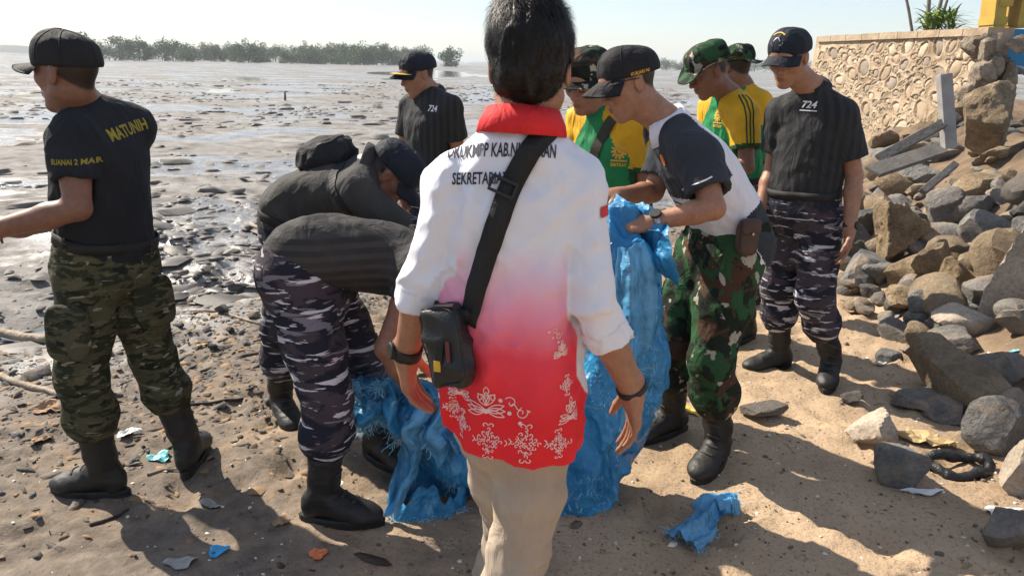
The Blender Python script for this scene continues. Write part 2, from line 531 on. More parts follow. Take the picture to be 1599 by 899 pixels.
# ------------------------------------------------------------------ terrain: sand, wet shore, mudflat
SH_A = V(-2.50, 3.40); SH_N = nrm(V(-.72, .69))
TOE = np.array([(-30, 3.2), (0.5, 2.9), (1.6, 2.55), (2.0, 2.35), (2.9, 2.10), (3.3, 2.02), (3.9, 2.20), (5.2, 2.50), (6.5, 2.85), (9, 3.4), (12, 4.3), (20, 7.0), (60, 22.0), (4000, 1500)])
def shore(x, y):
    s = (x - SH_A[0]) * SH_N[0] + (y - SH_A[1]) * SH_N[1]
    P = np.stack([x * .9, y * .9, x * 0], -1)
    near = np.clip(1 - np.abs(s) / 6, 0, 1)
    return s + near * (fbm(P, 3, 5) - .5) * 1.5
def sstep(a, b, t):
    t = np.clip((t - a) / (b - a), 0, 1); return t * t * (3 - 2 * t)
FOOT = [(rng.uniform(-2.2, 2.4), rng.uniform(1.6, 5.0), rng.uniform(0, 6.3), rng.uniform(.7, 1.1)) for _ in range(150)]
def height(x, y):
    x = np.asarray(x, float); y = np.asarray(y, float)
    s = shore(x, y)
    P = lambda k, o=0: np.stack([x * k + o, y * k, x * 0 + o], -1)
    dist = np.sqrt(x * x + y * y)
    lump = (fbm(P(2.2), 3, 1) - .5) * .032 + (fbm(P(9), 3, 2) - .5) * .030 + np.abs(fbm(P(24), 2, 3) - .5) * .012
    for fx, fy, a, k in FOOT:
        m = (np.abs(x - fx) < .3) & (np.abs(y - fy) < .3)
        if not m.any(): continue
        dx, dy = x[m] - fx, y[m] - fy; u = dx * math.cos(a) + dy * math.sin(a); v_ = -dx * math.sin(a) + dy * math.cos(a)
        r = (u / .15) ** 2 + (v_ / .06) ** 2
        lump[m] += (-.026 * np.exp(-r * 1.6) + .012 * np.exp(-(r - 1.4) ** 2 * 3)) * k
    fade = 1 / (1 + (dist / 40) ** 2)
    wl = 1 + dist / 14
    Q = np.stack([x / wl * .55, y / wl * .75, x * 0], -1); Q2 = np.stack([x / wl * 2.2, y / wl * 2.8, x * 0 + 3], -1)
    mud = -.078 + (fbm(Q, 4, 11, .55) - .5) * (.13 + .0035 * np.clip(dist, 0, 160)) + (fbm(Q2, 3, 12) - .5) * .045 * (1 + dist / 40)
    mud = mud + np.maximum(0, fbm(P(5.0, 3), 3, 13) - .52) * .26 * np.clip(1 - (dist - 6) / 16, 0, 1) + np.abs(fbm(P(11, 5), 2, 15) - .5) * .03 * np.clip(1 - (dist - 6) / 10, 0, 1)
    # a low trough of standing water just off the sand
    mud = mud - .085 * np.exp(-((s - 1.05) / .62) ** 2) * sstep(-.5, .2, s) * (dist < 14) - .05 * sstep(110, 160, y) + .02
    sand = lump + .010 * np.clip(-s, 0, 3)
    t = sstep(-.35, .75, s)
    z = sand * (1 - t) + mud * t
    toe = np.interp(y, TOE[:, 0], TOE[:, 1])
    d = np.maximum(0, x - toe)
    rise = np.minimum(.62 * d * d / (d + .25), .85 + .02 * d)
    return z + rise * (1 + .5 * (fbm(P(2.6, 8), 3, 31) - .5))
def axis(lo, hi, step, far_lo, far_hi, g=1.09):
    c = list(np.arange(lo, hi + 1e-6, step)); a = []
    st, p = step, lo
    while p > far_lo: st *= g; p -= st; a.append(p)
    b = []; st, p = step, hi
    while p < far_hi: st *= g; p += st; b.append(p)
    return np.array(a[::-1] + c + b)
gx = axis(-2.9, 3.0, .030, -2600, 2600, 1.08); gy = axis(1.5, 5.6, .027, -25, 3500, 1.038)
X, Y = np.meshgrid(gx, gy, indexing='ij')
Z = height(X.ravel(), Y.ravel()).reshape(X.shape)
nx, ny = X.shape
I = np.arange(nx * ny).reshape(nx, ny)
gf = np.stack([I[:-1, :-1].ravel(), I[1:, :-1].ravel(), I[1:, 1:].ravel(), I[:-1, 1:].ravel()], 1)
n = NT('sand and mud'); c = n.co()
wet = n.n('Attribute', attribute_name='wet').outputs['Fac']
pile = n.n('Attribute', attribute_name='pile').outputs['Fac']
wn = n.math('ADD', wet, n.math('MULTIPLY', n.math('SUBTRACT', n.noise(c, 3.2, 6, .62), .5), .55))
sand = n.ramp(n.noise(c, 1.3, 6, .62), [(.30, (.28, .20, .13, 1)), (.52, (.41, .30, .195, 1)), (.75, (.49, .36, .24, 1))])
grit = n.ramp(n.noise(c, 75, 4, .7), [(.28, (.40, .37, .34, 1)), (.47, (1, 1, 1, 1)), (.62, (1, 1, 1, 1)), (.78, (1.35, 1.3, 1.25, 1))])
sand = n.mix(1.0, sand, grit, 'MULTIPLY')
spk = n.ramp(n.noise(n.co(scale=(1, .8, 1)), 17, 6, .72), [(.60, (1, 1, 1, 1)), (.70, (.30, .27, .25, 1))])
sand = n.mix(.8, sand, n.mix(1.0, sand, spk, 'MULTIPLY'))
soil = n.ramp(n.noise(c, 4, 6, .65), [(.3, (.07, .052, .038, 1)), (.7, (.22, .155, .10, 1))])
sand = n.mix(pile, sand, soil)
damp = n.ramp(n.noise(c, 14, 5, .65), [(.3, (.095, .078, .062, 1)), (.7, (.225, .183, .145, 1))])
mud = n.ramp(n.noise(n.co(scale=(.8, 1.0, 1)), 2.6, 10, .74), [(.34, (.065, .059, .053, 1)), (.44, (.155, .145, .134, 1)), (.54, (.23, .218, .203, 1)), (.68, (.30, .287, .268, 1))])
film = n.ramp(n.noise(n.co(scale=(.30, .50, 1), loc=(3, 7, 0)), .6, 10, .62), [(.455, 1.0), (.50, 0.0)])
base = n.mix(n.ramp(wn, [(.06, 0.0), (.28, 1.0)]), sand, damp)
base = n.mix(n.ramp(wn, [(.50, 0.0), (.72, 1.0)]), base, mud)
ro = n.ramp(wn, [(.15, .93), (.40, .75), (.62, .50), (.8, .36)])
ro = n.mix(n.ramp(wn, [(.55, 0.0), (.8, 1.0)]), ro, n.mix(film, (.86, .86, .86, 1), (.20, .20, .20, 1)))
ro2 = n.math('ADD', ro, n.math('MULTIPLY', n.math('SUBTRACT', n.noise(c, 1.1, 6, .6), .5), .25))
n.set(Base_Color=base, Roughness=ro2, Specular_IOR_Level=n.mix(n.ramp(wn, [(.5, 0.0), (.75, 1.0)]), (.15, .15, .15, 1), n.mix(film, (.16, .16, .16, 1), (.65, .65, .65, 1))))
bm_ = n.n('Bump'); bm_.inputs['Distance'].default_value = .09; n.l(n.noise(n.co(scale=(1, 1.2, 1)), 2.4, 9, .70), bm_.inputs['Height']); n.l(n.math('MULTIPLY', n.ramp(wn, [(.5, 0.0), (.75, 1.0)]), .22), bm_.inputs['Strength']); n.l(bm_.outputs[0], n.b.inputs['Normal'])
n.bump(n.noise(c, 30, 6, .65), .55, .02); n.bump(n.noise(c, 130, 4, .7), .45, .006)
M['ground'] = n.m
me = mesh_np('ground', np.stack([X.ravel(), Y.ravel(), Z.ravel()], 1), gf, M['ground'])
S_ = shore(X.ravel(), Y.ravel())
wa = me.attributes.new('wet', 'FLOAT', 'POINT'); wa.data.foreach_set('value', np.maximum(sstep(-1.45, .75, S_), .29 * sstep(.9, -1.5, X.ravel())).astype(np.float32))
toe = np.interp(Y.ravel(), TOE[:, 0], TOE[:, 1])
pa = me.attributes.new('pile', 'FLOAT', 'POINT'); pa.data.foreach_set('value', (sstep(.10, .55, X.ravel() - toe) * sstep(.4, 1.4, Y.ravel() + 0 * X.ravel())).astype(np.float32))
tag(link('ground', me), kind='structure')
def hz(x, y): return float(height(np.array([x]), np.array([y]))[0])
def on_ground(px, py):
    """where the pixel's ray meets the built ground"""
    z = 0.0
    for _ in range(6):
        p = gp(px, py, z); z = .5 * z + .5 * hz(p[0], p[1])
    p = gp(px, py, z); return V(p[0], p[1], hz(p[0], p[1]))
# standing water
n = NT('tidal water'); c = n.co()
n.set(Base_Color=(.10, .095, .085, 1), Roughness=.06, Specular_IOR_Level=.6, IOR=1.33)
n.bump(n.noise(n.co(scale=(1, 1.6, 1)), 7, 3, .5), .10, .01)
wm = mesh_np('water', [(-2600, -25, -.128), (1400, -25, -.128), (1400, 3500, -.128), (-2600, 3500, -.128)], [[0, 1, 2, 3]], n.m, False)
tag(link('water', wm), kind='structure')
# ------------------------------------------------------------------ mangroves, far shore
def leaf_mat(name, a, b):
    n = NT(name); c = n.co()
    r = n.n('ObjectInfo').outputs['Random']
    col = n.ramp(n.noise(c, 2.2, 4), [(.3, a), (.7, b)])
    n.set(Base_Color=col, Roughness=.6, Specular_IOR_Level=.3)
    tr = n.n('BsdfTranslucent'); n.l(col, tr.inputs[0]); mx = n.n('MixShader'); mx.inputs[0].default_value = .3
    n.l(n.b.outputs[0], mx.inputs[1]); n.l(tr.outputs[0], mx.inputs[2]); n.l(mx.outputs[0], n.out.inputs[0])
    return n.m
M['mangrove'] = leaf_mat('mangrove leaves', (.020, .050, .016, 1), (.065, .125, .040, 1))
M['bark'] = plain('bark', (.11, .085, .065), .9, .4, 8, .6, 20, dist=.02)
def crown_mesh(name, lobes, nleaf, size, mat, r_):
    vs = []; tot = sum(l[1] ** 2 for l in lobes)
    C = []
    for c, r, q in lobes:
        k = max(8, int(nleaf * r * r / tot))
        d = r_.normal(size=(k, 3)); d /= np.linalg.norm(d, axis=1)[:, None]
        C.append(np.array(c) + d * (r * (r_.random(k) ** .45)[:, None]) * np.array((1, 1, q)))
    C = np.concatenate(C); k = len(C)
    a = r_.normal(size=(k, 3)); a /= np.linalg.norm(a, axis=1)[:, None]
    b = np.cross(a, r_.normal(size=(k, 3))); b /= np.linalg.norm(b, axis=1)[:, None]
    s = (size * r_.uniform(.6, 1.3, k))[:, None]
    vs = np.stack([C - a * s, C + b * s * .5, C + a * s, C - b * s * .5], 1).reshape(-1, 3)
    return mesh_np(name, vs, np.arange(4 * k).reshape(k, 4), mat, False)
def mangrove(px, ytop, ybase, wpx, dist, label, group, seed):
    r_ = np.random.default_rng(seed)
    b = pt(px, ybase, dist); t = pt(px, ytop, dist); h = t[2] - b[2]; wd = wpx / FPX * dist * .5 * 1.16
    base = V(b[0], dist, min(b[2], -.10)) if b[2] < 0 else V(b[0], dist, -.10); h = t[2] - base[2]
    root = empty('mangrove_tree', base); tag(root, label, 'tree', group)
    mb = MB(); mb.tube([(0, 0, -.15), (.04 * h, 0, h * .3), (0, .05, h * .72)], [.06 * h * .5, .03 * h, .012 * h], 6)
    for k in range(5):
        a = r_.uniform(0, 6.3); mb.tube([(0, 0, h * .22), (math.cos(a) * wd * .3, math.sin(a) * wd * .3, h * .12), (math.cos(a) * wd * .55, math.sin(a) * wd * .55, -.1)], [.014 * h, .012 * h, .01 * h], 4)
    for k in range(4):
        a = r_.uniform(0, 6.3); mb.tube([(0, 0, h * r_.uniform(.3, .5)), (math.cos(a) * wd * .5, math.sin(a) * wd * .4, h * r_.uniform(.55, .75))], [.018 * h, .006 * h], 4)
    link('trunk', mesh_np('trunk', mb.v, mb.f, M['bark']), root)
    lobes = [((0, 0, h * .46), wd * .80, .9 * min(1.3, h * .55 / wd))]
    for k in range(15):
        a = r_.uniform(0, 6.3); q = r_.uniform(.3, .75)
        lobes.append(((math.cos(a) * wd * q, math.sin(a) * wd * q, h * r_.uniform(.06, .80)), wd * r_.uniform(.24, .44), .9))
    lobes.append(((r_.uniform(-.2, .2) * wd, 0, h * .86), wd * .3, 1.0))
    link('crown', crown_mesh('crown', lobes, 2400, .040 * h + .03, M['mangrove'], r_), root)
MG = [(138, 52, 92, 50, 62), (160, 64, 92, 48, 66), (190, 56, 93, 34, 72), (217, 58, 94, 46, 60), (258, 60, 94, 44, 64), (283, 64, 93, 34, 72), (291, 72, 95, 36, 60),
      (318, 67, 94, 34, 75), (343, 70, 95, 30, 66), (362, 66, 95, 34, 74), (388, 62, 97, 46, 60), (412, 68, 96, 34, 72), (430, 70, 96, 36, 76), (449, 80, 98, 28, 60),
      (474, 66, 97, 40, 68), (238, 74, 94, 34, 78), (302, 76, 95, 30, 80), (330, 72, 95, 36, 80), (376, 72, 96, 36, 82), (400, 72, 97, 32, 66), (460, 72, 97, 34, 80), (486, 72, 98, 34, 64), (508, 74, 98, 34, 80), (530, 74, 98, 34, 78), (576, 72, 99, 34, 80), (620, 74, 99, 36, 68), (646, 76, 100, 34, 66), (497, 69, 97, 36, 74), (517, 68, 97, 40, 70), (540, 68, 98, 40, 66), (562, 66, 98, 46, 62), (588, 68, 99, 42, 66), (606, 70, 99, 36, 70), (632, 74, 99, 36, 74), (660, 73, 100, 42, 70), (704, 73, 103, 36, 62)]
for i, (px, a, b, wd, ds) in enumerate(MG):
    mangrove(px, a, b, wd, ds * 3.2, 'lone rounded mangrove standing clear of the end of the grove' if i == len(MG) - 1 else 'tallest mangrove at the start of the grove behind the black cap' if i == 0 else 'low small mangrove bush standing in front of the mangrove row' if wd < 32 else 'broad bushy mangrove in the row across the mudflat' if wd >= 42 else 'narrower bushy mangrove in the row across the mudflat', 'mangroves across the mudflat', 100 + i)
for i, (px, a, b, wd, ds) in enumerate(((1040, 92, 110, 34, 270), (1062, 96, 110, 26, 290), (1082, 95, 111, 30, 280), (1150, 92, 112, 34, 270), (1178, 94, 112, 34, 290), (1204, 92, 112, 34, 280), (1228, 94, 112, 30, 290), (1252, 93, 112, 34, 270))):
    mangrove(px, a, b, wd, ds, 'pale distant mangrove on the far side behind the bush hats', 'far mangroves behind the hats', 200 + i)
# low headland on the horizon
x0, x1 = pt(-400, 80, 900), pt(120, 80, 900)
xs = np.linspace(x0[0], x1[0], 60); vs = []
for i, x in enumerate(xs):
    h = (5 + 3 * float(vnoise(np.array([[i * .3, 0, 0]]), 3)[0])) * min(1, (59 - i) / 12) + 2.0
    vs += [(x, 880, -.3), (x, 900, h), (x, 960, h * .8), (x, 1000, -.3)]
me = mesh_np('headland', vs, grid_faces(60, 4), plain('far woods', (.03, .045, .03), .9, .5, .05))
tag(link('headland', me), kind='structure')
# posts stuck in the mud
for px, py, hg, lb in ((445, 157, .32, 'short dark stake standing in the open mudflat'), (1094, 124, .75, 'thin dark post far out on the mud below the pale mangroves')):
    p = on_ground(px, py); mb = MB(); mb.tube([p - V(0, 0, .1), p + V(.02, 0, hg * .6), p + V(.01, 0, hg)], [.05, .045, .03], 7)
    tag(mb.thing('stake', M['bark']), lb, 'stake')
# ------------------------------------------------------------------ retaining wall of set stones
zt = 2.02
def at_z(px, py, z):
    r = ray(px, py); return ORG + r * ((z - CAM_H) / r[2])
WN = at_z(1549, 51, zt); WF = at_z(1279, 63, zt)
print('WALL', WN, WF)
wd_ = nrm(V(WF[0] - WN[0], WF[1] - WN[1], 0)); wn_ = nrm(np.cross(wd_, V(0, 0, 1)));  wn_ = wn_ if wn_[0] < 0 else -wn_
WL = np.linalg.norm(WF - WN); WH_ = 1.75
plaster = NT('weathered lime mortar'); c = plaster.co()
plaster.set(Base_Color=plaster.ramp(plaster.noise(c, 3, 7, .65), [(.3, (.26, .19, .125, 1)), (.52, (.42, .325, .225, 1)), (.72, (.50, .40, .29, 1))]), Roughness=.95, Specular_IOR_Level=.15)
plaster.bump(plaster.noise(c, 22, 6, .65), .6, .03)
M['plaster'] = plaster.m
root = empty('retaining_wall', (WN[0], WN[1], zt - WH_)); tag(root, 'tan stone and mortar retaining wall with flat coping and broken end', 'wall')
lean = .16
def wp(u, h, o=0.0): return WN + wd_ * u + V(0, 0, h - WH_) + wn_ * (o + lean * (1 - h / WH_))
placed = []; rs = random.Random(5)
for t in range(4000):
    if len(placed) >= 200: break
    u, h = rs.uniform(.05, WL - .05), rs.uniform(.45, WH_ - .12); a = rs.uniform(.05, .15) * (1 if t < 900 else .55); b = a * rs.uniform(.5, .85)
    if all(((u - q[0]) ** 2 + (h - q[1]) ** 2) ** .5 > (a + q[2]) * .92 for q in placed): placed.append((u, h, a, b, rs.uniform(-1.2, 1.2)))
nu, nv = 210, 110; vs = []
gp_ = [(WL * 1.02 * i / (nu - 1), WH_ * j / (nv - 1)) for i in range(nu) for j in range(nv)]
nz = fbm(np.array([(u * 4, h * 4, 0) for u, h in gp_]), 4, 61)
# the mortar stands proud in a rim round every stone and dips where the stone sits
UH = np.array(gp_); qm = np.full(len(UH), 9.0)
for u0, h0, a0, b0, t0 in placed:
    dx, dy = UH[:, 0] - u0, UH[:, 1] - h0
    qm = np.minimum(qm, np.sqrt(((dx * math.cos(t0) + dy * math.sin(t0)) / a0) ** 2 + ((dy * math.cos(t0) - dx * math.sin(t0)) / b0) ** 2))
rim = np.where(qm < 1.0, -.034, .020 * np.exp(-((qm - 1.18) / .22) ** 2))
fv = [wp(u, h, .035 * (q - .5) + r_) for (u, h), q, r_ in zip(gp_, nz, rim)]
bk = [wp(WL * 1.02 * i / (nu - 1), WH_ * j / (nv - 1), -.28) for i in range(nu) for j in (0, nv - 1)]
fs = grid_faces(nu, nv); o_ = len(fv)
for i in range(nu - 1):
    a, b = o_ + 2 * i, o_ + 2 * i + 2
    fs += [[a, a + 1, b + 1, b], [i * nv + nv - 1, (i + 1) * nv + nv - 1, b + 1, a + 1]]
fs += [[0 * nv + j for j in range(nv)] + [o_ + 1, o_], [(nu - 1) * nv + j for j in range(nv)][::-1] + [o_ + 2 * nu - 2, o_ + 2 * nu - 1]]
part('mortar', fv + bk, fs, M['plaster'], root)
cop = MB()
for i in range(9):
    a, b = WL * i / 9 + .006, WL * (i + 1) / 9 - .006
    m_ = MB(); q = [wp(a, WH_, .05), wp(b, WH_, .05), wp(b, WH_, -.30), wp(a, WH_, -.30)]
    h1 = .085 + .01 * random.random()
    m_.add([x - V(0, 0, .03) for x in q] + [x + V(0, 0, h1 - .03) for x in q], [[3, 2, 1, 0], [4, 5, 6, 7], [0, 1, 5, 4], [1, 2, 6, 5], [2, 3, 7, 6], [3, 0, 4, 7]])
    m_.part('coping_slab', M['plaster'], root)
stone_m = [plain('wall stone tan', (.36, .27, .185), .9, .25, 6, .5, 30, dist=.01), plain('wall stone grey', (.27, .22, .17), .9, .25, 6, .5, 30, dist=.01), plain('wall stone pale', (.46, .37, .27), .9, .2, 6, .5, 30, dist=.01)]
for u, h, a, b, th in placed:
    vs = []; m_ = 11; c0 = []
    rad = [rs.uniform(.68, 1.2) for _ in range(m_)]
    for ring, (k, o) in enumerate(((1.05, -.05), (1.0, -.010), (.88, .000), (.45, .005))):
        for i in range(m_):
            t = 2 * math.pi * i / m_; x, y = a * k * rad[i] * math.cos(t), b * k * rad[i] * math.sin(t)
            vs.append(wp(u + x * math.cos(th) - y * math.sin(th), h + x * math.sin(th) + y * math.cos(th), o + .006 * rs.random()))
    fs = [[r * m_ + i, r * m_ + (i + 1) % m_, (r + 1) * m_ + (i + 1) % m_, (r + 1) * m_ + i] for r in range(3) for i in range(m_)] + [[3 * m_ + i for i in range(m_)]]
    nrm_f = np.cross(np.array(vs[1]) - vs[0], np.array(vs[m_]) - vs[0])
    if nrm_f @ (np.array(vs[0]) - wp(u, h)) < 0: fs = [f[::-1] for f in fs]
    part('stone', vs, fs, rs.choice(stone_m), root)
# broken rubble core at the near end
cg = NT('broken rubble core'); c = cg.co()
cg.set(Base_Color=cg.ramp(cg.noise(c, 5, 7, .65), [(.32, (.085, .075, .065, 1)), (.5, (.25, .20, .15, 1)), (.7, (.40, .34, .27, 1))]), Roughness=.95, Specular_IOR_Level=.1); cg.bump(cg.noise(c, 18, 6, .7), .8, .04)
M['core'] = cg.m
rc = random.Random(11); wall_root = root
CORE = [(rc.uniform(-.16, .14), rc.uniform(.30, WH_ - .12), rc.uniform(-.34, .10), rc.uniform(.11, .18)) for _ in range(26)] + [(.05, WH_ - .10, .02, .12), (-.04, WH_ - .24, .02, .15), (-.10, WH_ - .5, .05, .18)]
# ------------------------------------------------------------------ behind the wall: blue wall, yellow gate legs, palm
b0 = at_z(1556, 47, zt + .02); q0 = pt(1556, 46, WN[1] + .32); q1 = pt(1700, 48, WN[1] + .32)
mb = MB(); hh = .52
mb.box((q0 + q1) / 2 - V(0, 0, hh / 2), (q1 - q0) / 2 * V(1, 1, 0), V(0, .09, 0), V(0, 0, hh / 2))
tag(mb.thing('garden_wall', plain('bright blue paint', (.012, .20, .40), .6, .1, 4, .2, 30)), 'low bright blue painted wall beside the yellow gate legs', 'wall')
tag(MB().box((q0 + q1) / 2 + V(-.16, -.25, -.50), V(.14, .05, 0), V(-.02, .22, .06), V(0, 0, .03)).thing('plank', plain('pale board', (.45, .43, .42), .8, .15)), 'pale board lying at the foot of the blue wall', 'board')
ym = plain('yellow painted concrete', (.46, .29, .045), .6, .12, 5, .2, 30)
root = empty('yellow_gate', pt(1570, 44, WN[1] + 1.0)); tag(root, 'yellow painted concrete gate legs standing behind the blue wall', 'gate')
for k, (p0, p1, w0, w1) in enumerate((((1548, 44), (1560, -60), 20, 26), ((1588, 44), (1606, -60), 26, 32))):
    a, b = pt(*p0, WN[1] + 1.0), pt(*p1, WN[1] + 1.0); m_ = MB(); sc_ = WN[1] / FPX
    m_.box((a + b) / 2, V(w0 * sc_ * .45, 0, 0), V(0, .16, 0), (b - a) / 2); m_.part('leg', ym, root)
    f_ = MB(); f_.box(a + V(0, 0, .08), V(w1 * sc_ * .42, 0, 0), V(0, .17, 0), V(0, 0, .05)); f_.part('leg_foot', ym, root)
    f_ = MB(); f_.box(a + (b - a) * .42 + V(.06, 0, 0), V(w1 * sc_ * .40, 0, 0), V(0, .17, 0), V(0, 0, .08)); f_.part('leg_capital', ym, root)
a, b = pt(1553, -50, WN[1] + 1.0), pt(1612, -50, WN[1] + 1.0); m_ = MB(); m_.box((a + b) / 2, (b - a) / 2 + V(.2, 0, 0), V(0, .2, 0), V(0, 0, .14)); m_.part('lintel', ym, root)
YP = WN[1] + 2.2
base = pt(1466, 52, YP); base[2] = 1.3
root = empty('palm_plant', base); tag(root, 'leafy green palm clump with grey stems growing behind the stone wall', 'palm')
for p0, p1, r_ in (((1424, 48), (1411, -20), .022), ((1446, 48), (1452, -25), .030), ((1456, 48), (1476, -25), .030), ((1463, 48), (1482, -10), .022)):
    a, b = pt(*p0, YP), pt(*p1, YP); m_ = MB(); m_.tube([a - V(0, 0, .4), a, a + (b - a) * .5 + V(.01, 0, 0), b], [r_ * 1.2, r_, r_ * .95, r_ * .85], 8); m_.part('stem', plain('grey palm stem', (.20, .18, .16), .9, .3, 12, .5, 40) if 'palmstem' not in M else M['palmstem'], root)
lm = leaf_mat('palm leaf', (.10, .20, .02, 1), (.30, .42, .07, 1)); rp = random.Random(3)
for i in range(190):
    a = rp.uniform(0, 6.28); c0 = pt(rp.uniform(1442, 1492), rp.uniform(24, 52), YP + rp.uniform(-.2, .2)); L0 = rp.uniform(.18, .42); e = rp.uniform(.1, 1.2)
    d = V(math.cos(a) * math.cos(e), math.sin(a) * math.cos(e), math.sin(e)); pts = [c0 + d * L0 * t - V(0, 0, .16 * L0 * t * t * 2) for t in np.linspace(0, 1, 6)]
    sd = nrm(np.cross(d, V(0, 0, 1))); nn = nrm(np.cross(sd, d))
    m_ = MB(); m_.ribbon(pts, [nn] * 6, [.012, .028, .032, .026, .016, .004], .002); m_.part('leaf', lm, root)
# ------------------------------------------------------------------ people: one continuous body, clothes hung on it
def head_ops(v, H, R, s=1.0):
    L = lambda *p: H + (np.array(p) * s) @ R
    E = lambda c, r, k, mode='u', RR=R: v.ell(L(*c), RR, np.array(r) * s, k * s, mode)
    E((0, -.014, .030), (.074, .094, .086), .02)
    E((0, .028, -.030), (.060, .060, .078), .03)
    for q in (-1, 1):
        v.cone(L(.050 * q, .000, -.058), L(.016 * q, .064, -.098), .021 * s, .017 * s, .028 * s)
        E((.044 * q, .054, -.014), (.020, .022, .018), .028)
        v.cone(L(.012 * q, .082, .022), L(.045 * q, .066, .022), .011 * s, .010 * s, .018 * s)
    E((0, .066, -.100), (.022, .020, .018), .025)
    E((0, .066, .045), (.050, .026, .035), .03)
    for q in (-1, 1): E((.031 * q, .093, .002), (.017, .013, .011), .014, 's')
    for q in (-1, 1): E((.031 * q, .069, .001), (.017, .0145, .0135), .006)
    v.cone(L(0, .086, .014), L(0, .107, -.026), .0075 * s, .0125 * s, .012 * s)
    for q in (-1, 1): E((.0135 * q, .094, -.031), (.009, .011, .009), .008)
    E((0, .083, -.060), (.026, .016, .018), .016)
    E((0, .0945, -.0565), (.020, .0085, .0055), .005)
    E((0, .0925, -.0685), (.018, .0085, .0065), .005)
    E((0, .103, -.0625), (.026, .006, .0018), .003, 's')
    for q in (-1, 1):
        RR = rotx(R, 12)
        E((.077 * q, -.014, -.006), (.0085, .019, .033), .006, 'u', RR)
        E((.086 * q, -.008, -.002), (.006, .010, .019), .005, 's', RR)
def head_tint(P, H, R, s, T):
    q = (P - H) @ R.T / s
    def el(c, r): return (((q - np.array(c)) / np.array(r)) ** 2).sum(1)
    def put(d, col, soft=0.5):
        w_ = np.clip((1 - d) / soft, 0, 1)[:, None]
        T[:, :3] = T[:, :3] * (1 - w_) + np.array(col) * w_
    put(el((0, .098, -.0625), (.024, .016, .0125)), (.78, .50, .50))
    for k in (-1, 1):
        put(el((.033 * k, .085, .026), (.021, .020, .0055)), (.10, .09, .09))
        put(el((.031 * k, .084, -.004), (.017, .012, .0042)), (.12, .10, .10))
    # shaved hair on the sides and nape, beneath hats
    w_ = np.clip((q[:, 2] - (q[:, 1] * .95 + .006) - .004) / .012, 0, 1) * (q[:, 1] < .05)
    ear = (np.abs(q[:, 0]) > .0725) & (q[:, 1] > -.04) & (q[:, 1] < .012) & (q[:, 2] < .032)
    w_ = np.where(ear, 0, w_)[:, None] * 0.93
    T[:, :3] = T[:, :3] * (1 - w_) + np.array((.030, .036, .048)) * w_
def hand_ops(v, W, d, n, thumb, curl=(25, 30, 20), s=1.0, spread=0.06, tcurl=0.2):
    d = nrm(d); n = nrm(np.asarray(n, float) - d * (np.asarray(n, float) @ d)); l = np.cross(d, n)
    if l @ np.asarray(thumb, float) < 0: l = -l
    R = np.stack([l, d, n])
    v.ell(W + d * .050 * s, R, np.array([.041, .056, .0165]) * s, .012, 'u', 2.7)
    v.cone(W - d * .02, W + d * .03, .026 * s, .024 * s, .02)
    for i, (o, L, r) in enumerate(((.0300, .92, .0085), (.0100, 1.0, .0088), (-.0105, .95, .0084), (-.0300, .76, .0076))):
        p = W + d * (.092 - .005 * abs(i - 1.2)) * s + l * o * s
        a = 0; dd = nrm(d + l * spread * (1.3 - i))
        v.cone(p - d * .03 * s, p, r * s * 1.05, r * s * 1.08, .006)
        for j, (ln, c) in enumerate(zip((.044, .027, .021), curl)):
            a += math.radians(c * (1 + .12 * (i - 1)))
            q = p + (dd * math.cos(a) + n * math.sin(a)) * ln * L * s
            v.cone(p, q, r * s * (1 - .09 * j), r * s * (.93 - .09 * j), .003)
            p = q
    p = W + d * .022 * s + l * .028 * s
    dirs = [nrm(l * .75 + d * .75 + n * .25), nrm(l * .35 + d * .9 + n * (.25 + tcurl)), nrm(l * .1 + d * .9 + n * (.3 + tcurl))]
    for ln, r0, r1, dd in zip((.042, .034, .026), (.0165, .0115, .0102), (.0118, .0102, .0085), dirs):
        q = p + dd * ln * s
        v.cone(p, q, r0 * s, r1 * s, .008); p = q
def make_body(J, root, vox, skin, s=1.0, hands=('L', 'R'), bare=('L', 'R')):
    v = Vol(vox)
    H = J['head']; R = J['R']
    head_ops(v, H, R, J.get('hs', 1.0))
    L = lambda *p: H + np.array(p) @ R
    v.cone(L(0, -.022, -.055), J['neck'], .052 * J.get('nk', 1), .056 * J.get('nk', 1), .03)
    v.cone(L(0, .01, -.07), J['neck'] + (J['head'] - J['neck']) * .1, .046 * J.get('nk', 1), .052 * J.get('nk', 1), .03)
    for q in 'LR':
        v.cone(J['neck'], J['sh' + q], .05 * J.get('ua', 1), .046 * J.get('ua', 1), .03)
        sh, el, wr = J['sh' + q], J['el' + q], J['wr' + q]
        v.chain([sh, sh * .55 + el * .45, el, el * .68 + wr * .32, wr], [.054 * s * J.get('ua', 1), .049 * s * J.get('ua', 1), .039 * s, .0405 * s, .0275 * s], .015)
        h = J.get('hd' + q)
        if h: hand_ops(v, wr, h['d'], h['n'], h['t'], h.get('curl', (25, 30, 20)), s, h.get('spread', .06), h.get('tc', .2))
    P, Q = v.build()
    o = part('body', P, Q, skin, root)
    T = np.ones((len(P), 4))
    head_tint(P, H, R, J.get('hs', 1.0), T)
    at = o.data.attributes.new('tint', 'FLOAT_COLOR', 'POINT')
    at.data.foreach_set('color', T.astype(np.float32).ravel())
    return o, P, Q
def folds(P, scale, amp, seed, ridge=True):
    n_ = vnoise(P * np.asarray(scale), seed)
    if ridge: n_ = 1 - np.abs(2 * n_ - 1)
    return (n_ ** 1.6 - .42) * amp
